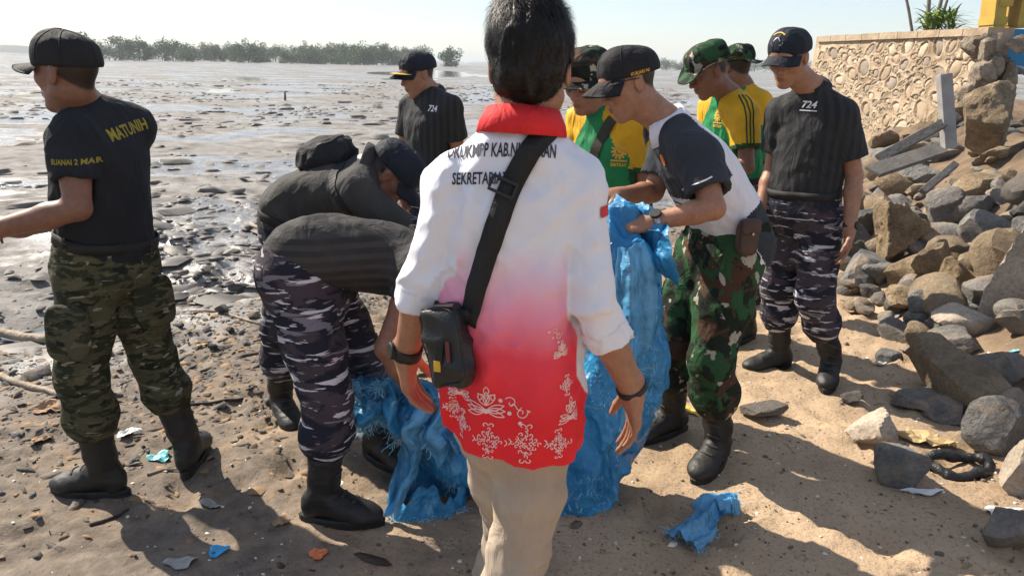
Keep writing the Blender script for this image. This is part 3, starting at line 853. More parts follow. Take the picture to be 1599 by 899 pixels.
def shirt_vol(J, vox, w=1.0, dp=1.0, sleeve='short', hem=None, hemr=None, fit=1.0):
    v = Vol(vox)
    sside = J['shR'] - J['shL']; hside = J['hipR'] - J['hipL']
    hw = np.linalg.norm(sside) / 2
    N, C, Wt, Pv = J['neck'], J['chest'], J['waist'], J['pelvis']
    mid = (J['shL'] + J['shR']) / 2
    nodes = [(N * .4 + mid * .6, sside, hw * .72, .070 * dp), (mid * .62 + C * .38, sside, hw * 1.02, .098 * dp),
             (C, nrm(sside) * .8 + nrm(hside) * .2, .166 * w, .118 * dp), (Wt, hside, .154 * w, .116 * dp), (Pv, hside, .160 * w, .118 * dp)]
    if hem is not None: nodes.append((hem, hside, hemr[0], hemr[1]))
    v.tube(nodes, .012, 5, 'u', 2.25)
    for q in 'LR':
        sh, el, wr = J['sh' + q], J['el' + q], J['wr' + q]
        v.cone(N + (mid - N) * .35, sh + nrm(sh - mid) * .0, .060, .066 * fit, .05)
        if sleeve == 'short':
            e = sh + (el - sh) * J.get('slv' + q, .68)
            v.cone(sh, sh * .5 + e * .5, .069 * fit, .067 * fit, .03)
            v.cone(sh * .5 + e * .5, e + nrm(el - sh) * .03, .067 * fit, .068 * fit, .010, 'u', (e, nrm(el - sh)))
            v.cone(e - nrm(el - sh) * .035, e + nrm(el - sh) * .06, .054 * fit, .054 * fit, .004, 's')
        else:
            e = el + (wr - el) * J.get('slv' + q, .3)
            v.cone(sh, sh * .55 + el * .45, .066 * fit, .060 * fit, .03)
            v.cone(sh * .55 + el * .45, el, .060 * fit, .056 * fit, .008)
            v.cone(el, e + nrm(wr - el) * .03, .056 * fit, .054 * fit, .008, 'u', (e, nrm(wr - el)))
            v.cone(e - nrm(wr - el) * .03, e + nrm(wr - el) * .06, .043 * fit, .043 * fit, .004, 's')
    return v
def trousers_vol(J, vox, w=1.0, dp=1.0, fit=1.0, blouse=True, top=None):
    v = Vol(vox)
    hside = J['hipR'] - J['hipL']
    Wt, Pv = J['waist'], J['pelvis']
    crotch = (J['hipL'] + J['hipR']) / 2
    v.tube([(Wt + (Wt - Pv) * .15, hside, .147 * w, .110 * dp), (Pv, hside, .168 * w, .126 * dp), (crotch * .9 + Pv * .1, hside, .150 * w, .122 * dp)], .012, 4, 'u', 2.3)
    for q in 'LR':
        h, k, a = J['hip' + q], J['kn' + q], J['an' + q]
        m1 = h * .5 + k * .5; m2 = k * .62 + a * .38; sd = nrm(k - a)
        if blouse:
            e = a + sd * J.get('btop' + q, .16)
            v.chain([h, m1, k, m2, e + sd * .05, e], [.104 * fit, .092 * fit, .078 * fit, .078 * fit, .078 * fit, .060 * fit], .03)
            v.clip_near(e - sd * .02, -sd, .13)
        else:
            e = a - sd * .04
            v.chain([h, m1, k, m2, e], [.104 * fit, .094 * fit, .080 * fit, .072 * fit, .068 * fit], .03)
    v.clip(Wt + (Wt - Pv) * J.get('top', .0), Wt - Pv, Wt - .35, Wt + .35)
    return v
def cloth_disp(seed, amp=.006, J=None, kind='shirt'):
    def f(P):
        d = folds(P @ np.array([[.8, .2, -.5], [-.3, .9, .1], [.5, .2, .8]]), (9, 9, 4.5), amp * 1.7, seed)
        d += folds(P @ np.array([[.7, 0, .7], [0, 1, 0], [-.7, 0, .7]]), (22, 18, 11), amp * 1.0, seed + 5)
        d += folds(P @ np.array([[.6, .3, -.7], [-.4, .9, 0], [.7, .2, .6]]), (30, 30, 8), amp * .8, seed + 6)
        if J is not None:
            for key, r, a in (('elL', .11, .6), ('elR', .11, .6), ('knL', .16, 1.0), ('knR', .16, 1.0), ('anL', .26, 1.3), ('anR', .26, 1.3), ('hipL', .14, .7), ('hipR', .14, .7)):
                if (kind == 'shirt') != key.startswith('el'): continue
                w_ = np.clip(1 - np.sqrt(((P - J[key]) ** 2).sum(1)) / r, 0, 1)
                d += w_ * folds(P, (11, 11, 34), amp * 1.6 * a, seed + 11)
            if kind == 'shirt':
                w_ = np.clip(1 - np.abs((P - J['waist']) @ nrm(J['chest'] - J['waist'])) / .13, 0, 1)
                d += w_ * folds(P, (13, 13, 30), amp * .9, seed + 3)
        return -d
    return f
def boot_at(root, A, toe, shin, sole_z=None, hgt=.17, mat='boot', nm='boot', pitch=0.0, s=1.0):
    """a laced boot; A is the ankle, the sole lies .125 below it along the foot's own up"""
    f = nrm(V(toe[0], toe[1], 0)); u = V(0, 0, 1)
    p = math.radians(pitch); f, u = f * math.cos(p) - u * math.sin(p), u * math.cos(p) + f * math.sin(p)
    l = np.cross(u, f); R = np.stack([l, f, u]); v = Vol(.0072)
    sh = nrm(shin)
    v.chain([A + sh * hgt, A + sh * .06, A - u * .015], [.060 * s, .053 * s, .050 * s], .02)
    v.ell(A - f * .034 - u * .058, R, np.array([.039, .048, .060]) * s, .03)
    v.tube([(A + f * .01 - u * .040, l, .043 * s, .05 * s), (A + f * .085 - u * .062, l, .045 * s, .040 * s), (A + f * .150 - u * .080, l, .047 * s, .031 * s)], .02, 3)
    v.ell(A + f * .158 - u * .082, R, np.array([.048, .055, .034]) * s, .02)
    v.clip(A - u * .100, -u, A - .35, A + .35)
    v.cone(A + sh * (hgt - .02), A + sh * (hgt + .1), .050 * s, .052 * s, .003, 's')
    P, Q = v.build(lambda P: -folds(P, (22, 22, 44), .007, 4) * np.clip(1.4 - np.sqrt(((P - A) ** 2).sum(1)) / .14, .35, 1))
    o = part(nm, P, Q, M[mat], root)
    n_ = 22; ring = []
    for i in range(n_):
        t = 2 * math.pi * i / n_
        y = .062 + .152 * math.sin(t); x = .049 * math.cos(t) * (1 - .10 * math.cos(t * 2 + 2) ) * (.9 + .12 * math.sin(t))
        ring.append((x, y))
    mb = MB(); vs = []
    for z, g in ((-.126, .96), (-.122, 1.02), (-.098, 1.03), (-.092, .97)):
        vs += [A + l * x * g + f * (.062 + (y - .062) * g) + u * z for x, y in ring]
    fs = [[a * n_ + i, a * n_ + (i + 1) % n_, (a + 1) * n_ + (i + 1) % n_, (a + 1) * n_ + i] for a in range(3) for i in range(n_)]
    fs += [list(range(n_))[::-1], [3 * n_ + i for i in range(n_)]]
    mb.add(vs, fs).part('sole', M['sole'], o)
    b = bvh_of(P, Q); lace = MB()
    for i in range(6):
        c = A + f * (.105 - .022 * i) + u * (-.028 + .030 * i)
        pts, ns = [], []
        for x in np.linspace(-.024, .024, 7):
            h = b.ray_cast(Vector(c + l * x + f * .14 + u * .10), Vector(nrm(-f * .8 - u * .6)))
            if h[0] is not None: pts.append(np.array(h[0])); ns.append(np.array(h[1]))
        if len(pts) > 3: lace.ribbon(pts, ns, .008, .004)
    if lace.v: lace.part('laces', M['lace'], o)['kind'] = 'stuff'
    return o
def cap_on(root, J, mat, tilt=0.0, visor=.072, visor_mat=None, s=1.0, droop=.02, high=0.0):
    H = J['head']; R = rotx(J['R'], tilt); s *= J.get('hs', 1.0)
    L = lambda *p: H + (np.array(p) * s) @ R
    v = Vol(.0060)
    v.ell(L(0, -.014, .040), R, np.array([.083, .104, .078 + high]) * s, .01, 'u', 2.25)
    v.ell(L(0, .022, .052), R, np.array([.073, .070, .074 + high]) * s, .02, 'u', 2.2)
    v.ell(L(0, -.012, .119 + high), R, np.array([.008, .008, .005]) * s, .003)
    v.clip(L(0, 0, .021), -R[2] + R[1] * .02)
    P, Q = v.build(lambda P: -folds(P, (30, 30, 30), .0025, 8))
    o = part('cap', P, Q, M[mat], root)
    b = bvh_of(P, Q); seam = MB()
    for a in range(6):
        t = a * math.pi / 3 + math.pi / 6; pts, ns = [], []
        for e in np.linspace(.05, 1.5, 14):
            d = (V(math.cos(t) * math.cos(e), math.sin(t) * math.cos(e), math.sin(e))) @ R
            h = b.ray_cast(Vector(L(0, -.012, .035) + d * .3), Vector(-d))
            if h[0] is not None: pts.append(np.array(h[0])); ns.append(np.array(h[1]))
        if len(pts) > 3: seam.ribbon(pts, ns, .004, .0012)
    seam.part('seam', M[mat], o, True)
    nu, nv = 25, 8; top = []; bot = []
    for i in range(nu):
        u_ = -1 + 2 * i / (nu - 1); a = u_ * 1.22
        x0, y0 = .084 * math.sin(a), .092 * math.cos(a) + .002
        for j in range(nv):
            t = j / (nv - 1); ext = visor * math.cos(u_ * 1.36) ** .62
            x = x0 * (1 + .10 * t * (1 - u_ * u_)); y = y0 + ext * t
            z = .027 - .030 * (x / .085) ** 2 * (.45 + .55 * t) - droop * t
            top.append(L(x, y, z + .0035)); bot.append(L(x, y, z - .0005))
    nn = nu * nv; f = grid_faces(nu, nv)
    fs = [q[::-1] for q in f] + [[k + nn for k in q] for q in f]
    for i in range(nu - 1): fs.append([i * nv + nv - 1, (i + 1) * nv + nv - 1, nn + (i + 1) * nv + nv - 1, nn + i * nv + nv - 1])
    part('visor', top + bot, fs, M[visor_mat or mat], o)
    return o, b, R, L
def bush_hat_on(root, J, mat, tilt=0.0, brim=.058, up=0.0, s=1.0, wav=1.0, nm='bush_hat'):
    H = J['head']; R = rotx(J['R'], tilt); s *= J.get('hs', 1.0)
    L = lambda *p: H + (np.array(p) * s) @ R
    v = Vol(.0060)
    v.ell(L(0, -.012, .060), R, np.array([.086, .105, .076]) * s, .01, 'u', 2.9)
    v.clip(L(0, 0, .030), -R[2])
    P, Q = v.build(lambda P: -folds(P, (22, 22, 26), .006, 3))
    o = part(nm, P, Q, M[mat], root)
    nu, nv = 48, 7; top = []; bot = []
    for i in range(nu):
        a = 2 * math.pi * i / nu
        for j in range(nv):
            t = j / (nv - 1)
            r = 1 + 0 * t
            x = math.cos(a) * (.084 + brim * t); y = -.012 + math.sin(a) * (.102 + brim * t)
            z = .034 - .022 * t + wav * .014 * t * math.sin(2 * a + 1.0) + wav * .006 * t * math.sin(5 * a) + up * t * t * abs(math.cos(a)) ** 2
            top.append(L(x, y, z + .002)); bot.append(L(x, y, z - .002))
    nn = nu * nv; f = grid_faces(nu, nv, True)
    fs = f + [[k + nn for k in q[::-1]] for q in f]
    for i in range(nu):
        k = (i + 1) % nu
        fs.append([i * nv + nv - 1, nn + i * nv + nv - 1, nn + k * nv + nv - 1, k * nv + nv - 1])
    part('brim', top + bot, fs, M[mat], o)
    band = MB()
    pts, ns = [], []
    for i in range(37):
        a = 2 * math.pi * i / 36; pts.append(L(math.cos(a) * .0875, -.012 + math.sin(a) * .1065, .052)); ns.append(V(math.cos(a), math.sin(a), 0) @ R)
    band.ribbon(pts, ns, .018, .002).part('hat_band', M[mat], o, True)
    return o, R, L
def belt_on(root, P, Q, J, mat='belt', wd=.036, up=0.012, buckle=True, face=None):
    b = bvh_of(P, Q); ax = nrm(J['waist'] - J['pelvis']); sd = nrm(J['hipR'] - J['hipL']); sd = nrm(sd - ax * (sd @ ax)); fr = np.cross(ax, sd)
    c = J['waist'] - ax * (wd * .5 - up); pts, ns = [], []
    for i in range(49):
        a = 2 * math.pi * i / 48; d = sd * math.cos(a) + fr * math.sin(a)
        h = b.ray_cast(Vector(c - ax * .02 + d * .4), Vector(-d))
        if h[0] is None: continue
        q = np.array(h[0]); q = q + ax * ((c - q) @ ax); pts.append(q + d * .001); ns.append(d)
    if len(pts) < 10: return
    o = MB().ribbon(pts, ns, wd, .005).part('belt', M[mat], root, True)
    return o
def collar_on(parent, N, axis, face, mat, h=.042, drop=.035, rx=.064, ry=.066, gap=28, flare=.024, thick=.003):
    a = nrm(axis); f = nrm(np.asarray(face, float) - a * (np.asarray(face, float) @ a)); r = np.cross(f, a)
    nu = 33; vs = []; prof = []
    for i in range(nu):
        t = math.radians(-180 + gap + (360 - 2 * gap) * i / (nu - 1))      # 0 is the nape
        fr = .5 - .5 * math.cos(t)                                           # 1 at the front
        d = r * math.sin(t) * rx - f * math.cos(t) * ry
        dn = nrm(d)
        low = drop + .026 * fr ** 3
        vs += [N + d * 1.0 + a * (-.012 - .012 * fr), N + d * .97 + a * (h - .014 * fr), N + d * .99 + dn * .006 + a * (h + .002 - .014 * fr),
               N + d + dn * (.012 + flare * .55) + a * (h - (h + drop) * .45 - .02 * fr), N + d + dn * (.010 + flare) - a * low,
               N + d + dn * (.006 + flare) - a * (low + .001), N + d + dn * (.005 + flare * .5) + a * (h - (h + drop) * .48 - .02 * fr)]
    return part('collar', vs, grid_faces(nu, 7), M[mat], parent)
def text_mesh(s, size, xs=1.0, bold=0.0, shear=0.0, maxe=.008):
    c = bpy.data.curves.new('text', 'FONT'); c.body = s; c.size = size; c.align_x = 'CENTER'; c.align_y = 'CENTER'; c.offset = bold; c.shear = shear
    c.resolution_u = 2
    o = bpy.data.objects.new('text', c); COL.objects.link(o)
    me = o.to_mesh(); bm = bmesh.new(); bm.from_mesh(me); o.to_mesh_clear()
    bpy.data.objects.remove(o); bpy.data.curves.remove(c)
    bmesh.ops.remove_doubles(bm, verts=bm.verts, dist=1e-5)
    bmesh.ops.triangulate(bm, faces=bm.faces)
    for _ in range(4):
        e = [q for q in bm.edges if q.calc_length() > maxe]
        if not e: break
        bmesh.ops.subdivide_edges(bm, edges=e, cuts=1); bmesh.ops.triangulate(bm, faces=bm.faces)
    vs = np.array([(q.co.x * xs, q.co.y) for q in bm.verts]); bm.verts.index_update()
    fs = [[q.index for q in f.verts] for f in bm.faces]
    bm.free(); return vs, fs
def decal(name, vs, fs, bvh, c, right, up, mat, parent, off=.0018, mask=None):
    right = nrm(right); n = nrm(np.cross(right, up)); up = np.cross(n, right)
    out = []; ok = []
    for a, b in vs:
        p = c + right * a + up * b
        h = bvh.ray_cast(Vector(p + n * .12), Vector(-n), .3)
        good = h[0] is not None
        out.append((np.array(h[0]) + n * off) if good else p); ok.append(good)
    fs = [f for f in fs if all(ok[i] for i in f)]
    if not fs: return None
    return part(name, out, fs, mat, parent, True)
def line2d(pl, wd):
    """a drawn line in the plane as a strip of quads"""
    pl = np.asarray(pl, float); n = len(pl); vs = []
    for i in range(n):
        d = pl[min(i + 1, n - 1)] - pl[max(i - 1, 0)]; d = d / max(1e-9, np.linalg.norm(d)); q = np.array([-d[1], d[0]]) * wd / 2
        vs += [pl[i] - q, pl[i] + q]
    return vs, [[2 * i, 2 * i + 2, 2 * i + 3, 2 * i + 1] for i in range(n - 1)]
def draw(strokes, wd):
    V_, F_ = [], []
    for s in strokes:
        a, b = line2d(s, wd); F_ += [[k + len(V_) for k in q] for q in b]; V_ += a
    return V_, F_
def disc2d(c, r, n=12, hole=0.0):
    if hole:
        vs = [(c[0] + q * math.cos(2 * math.pi * i / n), c[1] + q * math.sin(2 * math.pi * i / n)) for i in range(n) for q in (hole, r)]
        return vs, [[2 * i, 2 * i + 1, (2 * i + 3) % (2 * n), (2 * i + 2) % (2 * n)] for i in range(n)]
    return [(c[0] + r * math.cos(2 * math.pi * i / n), c[1] + r * math.sin(2 * math.pi * i / n)) for i in range(n)] + [c], [[i, (i + 1) % n, n] for i in range(n)]
def join2d(*ms):
    V_, F_ = [], []
    for a, b in ms: F_ += [[k + len(V_) for k in q] for q in b]; V_ += list(a)
    return V_, F_
def watch_on(root, el, wr, r=.031, wd=.022, back=.012, face=None, mat='rubber', case=True, nm='wristwatch', off=.015):
    d = nrm(wr - el); c = wr - d * off
    a = nrm(np.cross(d, V(.3, .9, .1))); b = np.cross(d, a); pts, ns = [], []
    for i in range(29):
        t = 2 * math.pi * i / 28; q = a * math.cos(t) + b * math.sin(t); pts.append(c + q * r); ns.append(q)
    o = MB().ribbon(pts, ns, wd, .004).part(nm, M[mat], root, True)
    if case:
        f = nrm(np.asarray(face, float) - d * (np.asarray(face, float) @ d)); cc = c + f * r
        mb = MB(); mb.tube([cc, cc + f * .008, cc + f * .010], [.020, .0205, .018], 20)
        mb.part('watch_case', M['rubber'], o)
    return o
def ribbon_on(bvh, pts, width, thick=.002, off=.001, n=None):
    """band lying on a surface: the points are moved to the nearest surface point"""
    P_, N_ = [], []
    for p in pts:
        h = bvh.find_nearest(Vector(p))
        if h[0] is None: continue
        P_.append(np.array(h[0]) + np.array(h[1]) * off); N_.append(np.array(h[1]))
    for _ in range(2):
        N_ = [nrm(N_[max(i - 1, 0)] + N_[i] + N_[min(i + 1, len(N_) - 1)]) for i in range(len(N_))]
    return MB().ribbon(P_, N_, width, thick)
def lerp_path(pts, n=30):
    pts = np.asarray(pts, float); d = np.r_[0, np.cumsum(np.linalg.norm(np.diff(pts, axis=0), axis=1))]
    t = np.linspace(0, d[-1], n)
    return np.stack([np.interp(t, d, pts[:, a]) for a in range(pts.shape[1])], 1)
def smooth_path(pts, n=30, it=3):
    p = lerp_path(pts, n)
    for _ in range(it): p[1:-1] = .5 * p[1:-1] + .25 * (p[:-2] + p[2:])
    return p
def bones(J, nm):
    pass
# ------------------------------------------------------------------ the people
def pz(px, z, y):
    """point at height z and distance y under pixel column px"""
    b = (y * _s + (z - CAM_H) * _c) / (y * _c + (CAM_H - z) * _s)
    return pt(px, 449.5 - FPX * b, y)
def joints(**k):
    J = {a: (np.asarray(b, float) if isinstance(b, np.ndarray) else b) for a, b in k.items()}
    J['R'] = frame(J.pop('face'), J.pop('hup', V(0, 0, 1)))
    for q in 'LR': J['an' + q][2] = hz(J['an' + q][0], J['an' + q][1]) + .118
    return J
def person(label, J, base, group=None):
    o = empty('person', base); tag(o, label, 'person', group); return o
def tucked_outfit(root, J, shirt_mat, tr_mat, seed, w=1.0, dp=1.0, fit=1.0, tfit=1.0, amp=.005, vox=.0082, tvox=.0098):
    P, Q = shirt_vol(J, vox, w, dp, 'short', None, None, fit).build(cloth_disp(seed, amp, J, 'shirt'))
    sh = part('shirt', P, Q, M[shirt_mat], root); bv = bvh_of(P, Q)
    TP, TQ = trousers_vol(J, tvox, w, dp, tfit).build(cloth_disp(seed + 40, amp * 1.15, J, 'trousers'))
    tr = part('trousers', TP, TQ, M[tr_mat], root)
    bl = belt_on(root, TP, TQ, J)
    return sh, bv, tr, bvh_of(TP, TQ), P, Q
def split_shirt(o, P, fn, mats):
    """give faces of a shirt their cloth by a rule on the face centre"""
    me = o.data
    for m in mats[1:]: me.materials.append(m)
    n = len(me.polygons); c = np.empty(n * 3, np.float32); me.polygons.foreach_get('center', c)
    root = o.parent
    c = c.reshape(-1, 3) + np.array(root.location, np.float32)
    me.polygons.foreach_set('material_index', fn(c).astype(np.int32)); me.update()
def seat_labels(): pass

# --- man at the water's edge in a black T-shirt
OFFY[0] = -0.07
J = joints(head=pt(104, 114, 2.55), face=V(-.97, .22, -.06), neck=pt(138, 172, 2.62),
    shL=pz(112, 1.335, 2.47), shR=pz(207, 1.36, 2.74), chest=pz(158, 1.20, 2.60), waist=pz(166, .985, 2.60), pelvis=pz(163, .90, 2.60),
    elL=pt(122, 325, 2.40), wrL=pt(-22, 362, 2.36), elR=pt(150, 330, 2.95), wrR=pt(30, 360, 2.98),
    hipL=pz(137, .86, 2.53), hipR=pz(196, .86, 2.66), knL=pz(128, .49, 2.47), knR=pz(238, .49, 2.68), anL=pz(160, .126, 2.51), anR=pz(292, .126, 2.67))
J['hdL'] = dict(d=V(-1, .1, -.1), n=V(0, .3, -1), t=V(0, 1, .2)); J['hdR'] = dict(d=V(-1, .1, -.1), n=V(0, 0, -1), t=V(0, -1, .2))
root = person('man in black T-shirt with yellow back print and olive camouflage trousers', J, (J['anL'][0], J['anL'][1], 0))
make_body(J, root, .0050, M['skin_dark'])
J['slvL'] = .60
sh, bv, tr, tb, P, Q = tucked_outfit(root, J, 'black_tee', 'camo_olive', 3, .98, 1.0, 1.0, 1.0)
boot_at(root, J['anL'], (-1, .06), J['knL'] - J['anL']); boot_at(root, J['anR'], (-.15, 1), J['knR'] - J['anR'])
cap_on(root, J, 'black_cap', 4, .088, None, 1.01, .008, .006)
p, n_ = hitpx(bv, 200, 203)
if p is not None: decal('back_lettering', *text_mesh('MATUNIH', .052, .82, .0015), bv, p, nrm(J['shR'] - J['shL']) * 1.0 + V(0, 0, .05), V(0, 0, 1), M['ink_yellow'], sh)
p, n_ = hitpx(bv, 110, 254)
if p is not None: decal('sleeve_lettering', *text_mesh('BUANAI 2 MAR', .024, .75, .0006), bv, p, V(1, .1, 0), V(0, 0, 1), M['ink_yellow'], sh)
# cargo pocket flaps and belt loops on the trousers
for px, py, wd, hg in ((106, 520, .012, .16), (240, 470, .03, .16)):
    p, n_ = hitpx(tb, px, py)
    if p is not None:
        v_ = Vol(.006); v_.ell(p, np.stack([nrm(np.cross(V(0, 0, 1), n_)), n_, V(0, 0, 1)]), (.075, .022, .095), .01, 'u', 4)
        a, b = v_.build(); part('cargo_pocket', a, b, M['camo_olive'], tr)
loops = MB()
for px in (104, 150, 232):
    p, n_ = hitpx(tb, px, 384)
    if p is not None: MB().ribbon([p + V(0, 0, .025) + n_ * .006, p + n_ * .007, p - V(0, 0, .03) + n_ * .006], [n_] * 3, .014, .004).part('belt_loop', M['camo_olive'], tr)

OFFY[0] = 0.0
# --- officer standing on the mud in a black polo and peaked cap
zb = -.05
J = joints(head=pt(652, 116, 4.5), face=V(-.78, -.45, -.30), neck=pt(673, 146, 4.53),
    shL=pz(702, 1.325, 4.38), shR=pz(644, 1.325, 4.64), chest=pz(670, 1.18, 4.5), waist=pz(676, .95, 4.5), pelvis=pz(676, .86, 4.5),
    elL=pz(716, 1.06, 4.42), wrL=pz(708, .84, 4.36), elR=pz(630, 1.06, 4.64), wrR=pz(634, .84, 4.55),
    hipL=pz(692, .82, 4.45), hipR=pz(662, .82, 4.58), knL=pz(692, .44, 4.42), knR=pz(660, .44, 4.56), anL=pz(694, zb + .126, 4.45), anR=pz(662, zb + .126, 4.6))
J['hdL'] = dict(d=V(-.1, -.2, -1), n=V(-.7, .5, 0), t=V(-.5, -.8, 0)); J['hdR'] = dict(d=V(-.1, -.2, -1), n=V(.7, -.4, 0), t=V(-.5, -.8, 0))
root = person('man in black polo and dark cap with gold peak standing on the mud', J, (J['anL'][0], J['anL'][1], zb))
make_body(J, root, .0066, M['skin'], hands='')
sh, bv, tr, tb, P, Q = tucked_outfit(root, J, 'black_polo', 'camo_navy', 5, 1.0, 1.0, 1.0, 1.0, vox=.009, tvox=.011)
boot_at(root, J['anL'], (-.8, -.5), J['knL'] - J['anL']); boot_at(root, J['anR'], (-.8, -.5), J['knR'] - J['anR'])
cp, cb, R_, L_ = cap_on(root, J, 'navy_cap', 8, .072, 'navy_cap', 1.03, .02)
# gold embroidered leaf band on the peak
g = MB(); pts = []; ns = []
for u_ in np.linspace(-.9, .9, 17):
    a = u_ * 1.22; ext = .072 * math.cos(u_ * 1.36) ** .62
    x0, y0 = .084 * math.sin(a), .092 * math.cos(a) + .002; t = .62
    x = x0 * (1 + .1 * t * (1 - u_ * u_)); pts.append(L_(*(np.array((x, y0 + ext * t, .0415 - .030 * (x / .085) ** 2 * (.45 + .55 * t) - .02 * t)) * 1.0) * 1.03)); ns.append(R_[2])
g.ribbon(pts, ns, .036, .002).part('gold_braid', M['ink_gold'], cp, True)
collar_on(sh, J['neck'], J['head'] - J['neck'] + V(.02, 0, .03), V(-.78, -.5, 0), 'black_polo', .03, .016, .064, .066, 30, .014)
p, n_ = hitpx(bv, 676, 170)
if p is not None: decal('chest_number', *text_mesh('724', .048, 1.0, .001, .2), bv, p, nrm(np.cross(V(0, 0, 1), n_)), V(0, 0, 1), M['ink_white'], sh, .004)

OFFY[0] = -.03
# --- man stooping behind, faded black shirt
J = joints(head=pt(612, 272, 2.98), face=V(.62, .05, -.78), hup=V(.80, 0, .55), neck=pt(575, 262, 2.98),
    shL=pt(560, 288, 3.14), shR=pt(556, 300, 2.80), chest=pt(512, 297, 2.98), waist=pt(455, 322, 3.02), pelvis=pt(452, 350, 3.04),
    elL=pt(640, 380, 3.2), wrL=pt(690, 450, 3.1), elR=pt(640, 372, 2.86), wrR=pt(700, 455, 2.86),
    hipL=pt(462, 362, 3.14), hipR=pt(452, 370, 2.97), knL=pz(470, .48, 3.3), knR=pz(440, .48, 3.0), anL=pz(490, .126, 3.35), anR=pz(438, .126, 3.14))
J['hdL'] = dict(d=V(.7, 0, -.7), n=V(0, .5, -1), t=V(0, -1, 0)); J['hdR'] = dict(d=V(.7, 0, -.7), n=V(0, .5, -1), t=V(0, -1, 0))
J['top'] = -.1
root = person('man stooping in plain faded black shirt with a small pack on his back', J, (J['anR'][0], J['anR'][1], 0))
make_body(J, root, .0066, M['skin_dark'], hands='')
J['slvL'] = J['slvR'] = .8
sh, bv_back, tr, tb, P, Q = tucked_outfit(root, J, 'faded_black', 'camo_navy', 8, .92, .92, .95, 1.0, amp=.004)
boot_at(root, J['anL'], (.4, -.9), J['knL'] - J['anL']); boot_at(root, J['anR'], (.55, -.83), J['knR'] - J['anR'])
cap_on(root, J, 'navy_cap', 2, .07, None, 1.06)
collar_on(sh, J['neck'], J['head'] - J['neck'], V(0, 0, -1), 'faded_black', .03, .02)
# the pack
pk = pt(508, 238, 3.02); sd = nrm(J['chest'] - J['waist']); up_ = nrm(np.cross(sd, V(0, 1, 0)))
up_ = up_ if up_[2] > 0 else -up_
rootb = empty('sling_pack', pk); tag(rootb, 'small black fabric pack with strap on back of stooping man', 'bag')
v_ = Vol(.006); Rk = np.stack([sd, np.cross(up_, sd), up_])
v_.ell(pk - up_ * .02, Rk, (.105, .12, .062), .01, 'u', 2.7); v_.ell(pk + up_ * .012 - sd * .02, Rk, (.075, .085, .055), .02, 'u', 2.5)
a, b = v_.build(lambda P: -folds(P, (20, 20, 20), .012, 2)); part('pack_body', a, b, M['black_cap'], rootb)
kb = bvh_of(a, b); z_ = []
for t in np.linspace(-1.2, 1.2, 14): z_.append(pk + sd * (.085 * math.cos(t)) + Rk[1] * (-.10 * math.sin(t)) + up_ * .03)
ribbon_on(kb, z_, .012, .003).part('zip', M['belt'], rootb)
st = smooth_path([pk + sd * .08 - Rk[1] * .05, pk + sd * .10 - Rk[1] * .09 - up_ * .05, J['chest'] + sd * .06 + V(0, -.14, .06), J['shR'] + V(-.04, -.06, -.03), J['shR'] + V(-.02, -.02, -.10)], 24)
ribbon_on(bv_back, st, .03, .004, .002).part('shoulder_strap', M['belt'], rootb)

# --- man bent double in front, banded charcoal polo
J = joints(head=pt(742, 470, 2.62), face=V(.55, -.1, -.83), hup=V(.83, 0, .55), neck=pt(690, 408, 2.60),
    shL=pt(668, 420, 2.78), shR=pt(655, 425, 2.42), chest=pt(600, 402, 2.58), waist=pt(492, 392, 2.50), pelvis=pt(468, 425, 2.49),
    elL=pt(720, 560, 2.78), wrL=pt(735, 660, 2.7), elR=pt(604, 543, 2.33), wrR=pt(662, 632, 2.36),
    hipL=pt(505, 455, 2.60), hipR=pt(472, 468, 2.42), knL=pz(562, .50, 2.66), knR=pz(512, .47, 2.34), anL=pz(590, .126, 2.72), anR=pz(505, .126, 2.31))
J['hdL'] = dict(d=V(.3, 0, -1), n=V(0, .5, -.2), t=V(0, -1, 0)); J['hdR'] = dict(d=V(.35, .1, -1), n=V(.3, .9, 0), t=V(.8, 0, -.2), curl=(45, 50, 30))
J['top'] = -.35; J['slvR'] = .42; J['slvL'] = .42
root = person('man bent double in banded charcoal polo and navy brush camouflage trousers', J, (J['anR'][0], J['anR'][1], 0))
make_body(J, root, .0055, M['skin_dark'])
sh, bv, tr, tb, P, Q = tucked_outfit(root, J, 'grey_polo', 'camo_navy', 12, 1.0, 1.02, 1.0, 1.06, amp=.0042)
boot_at(root, J['anL'], (.75, -.6), J['knL'] - J['anL'], hgt=.12); boot_at(root, J['anR'], (1, -.10), J['knR'] - J['anR'], hgt=.12)
cap_on(root, J, 'navy_cap', 0)
# loose pocket flap standing off the seat
p = pt(424, 412, 2.44)
MB().ribbon([p + V(.05, 0, .06), p + V(.01, -.01, .02), p + V(-.045, -.02, -.015)], [V(-.5, -.7, .5)] * 3, [.10, .11, .12], .004).part('pocket_flap', M['camo_navy'], tr, True)

OFFY[0] = 0.0
# --- man in green and yellow jersey with bucket hat and chest strap
J = joints(head=pt(914, 128, 3.3), face=V(-.55, -.72, -.42), neck=pt(943, 178, 3.34),
    shL=pz(992, 1.315, 3.24), shR=pz(911, 1.325, 3.46), chest=pz(952, 1.17, 3.33), waist=pz(962, .96, 3.33), pelvis=pz(964, .87, 3.33),
    elL=pz(1008, 1.06, 3.22), wrL=pz(988, .92, 3.08), elR=pz(898, 1.06, 3.46), wrR=pz(905, .88, 3.3),
    hipL=pz(987, .83, 3.27), hipR=pz(945, .83, 3.40), knL=pz(990, .47, 3.22), knR=pz(940, .47, 3.38), anL=pz(992, .126, 3.28), anR=pz(936, .126, 3.42))
J['hdL'] = dict(d=V(-.8, -.3, -.3), n=V(0, .3, -1), t=V(0, -1, .3)); J['hdR'] = dict(d=V(.2, -.7, -.6), n=V(.7, 0, -.3), t=V(0, 0, 1))
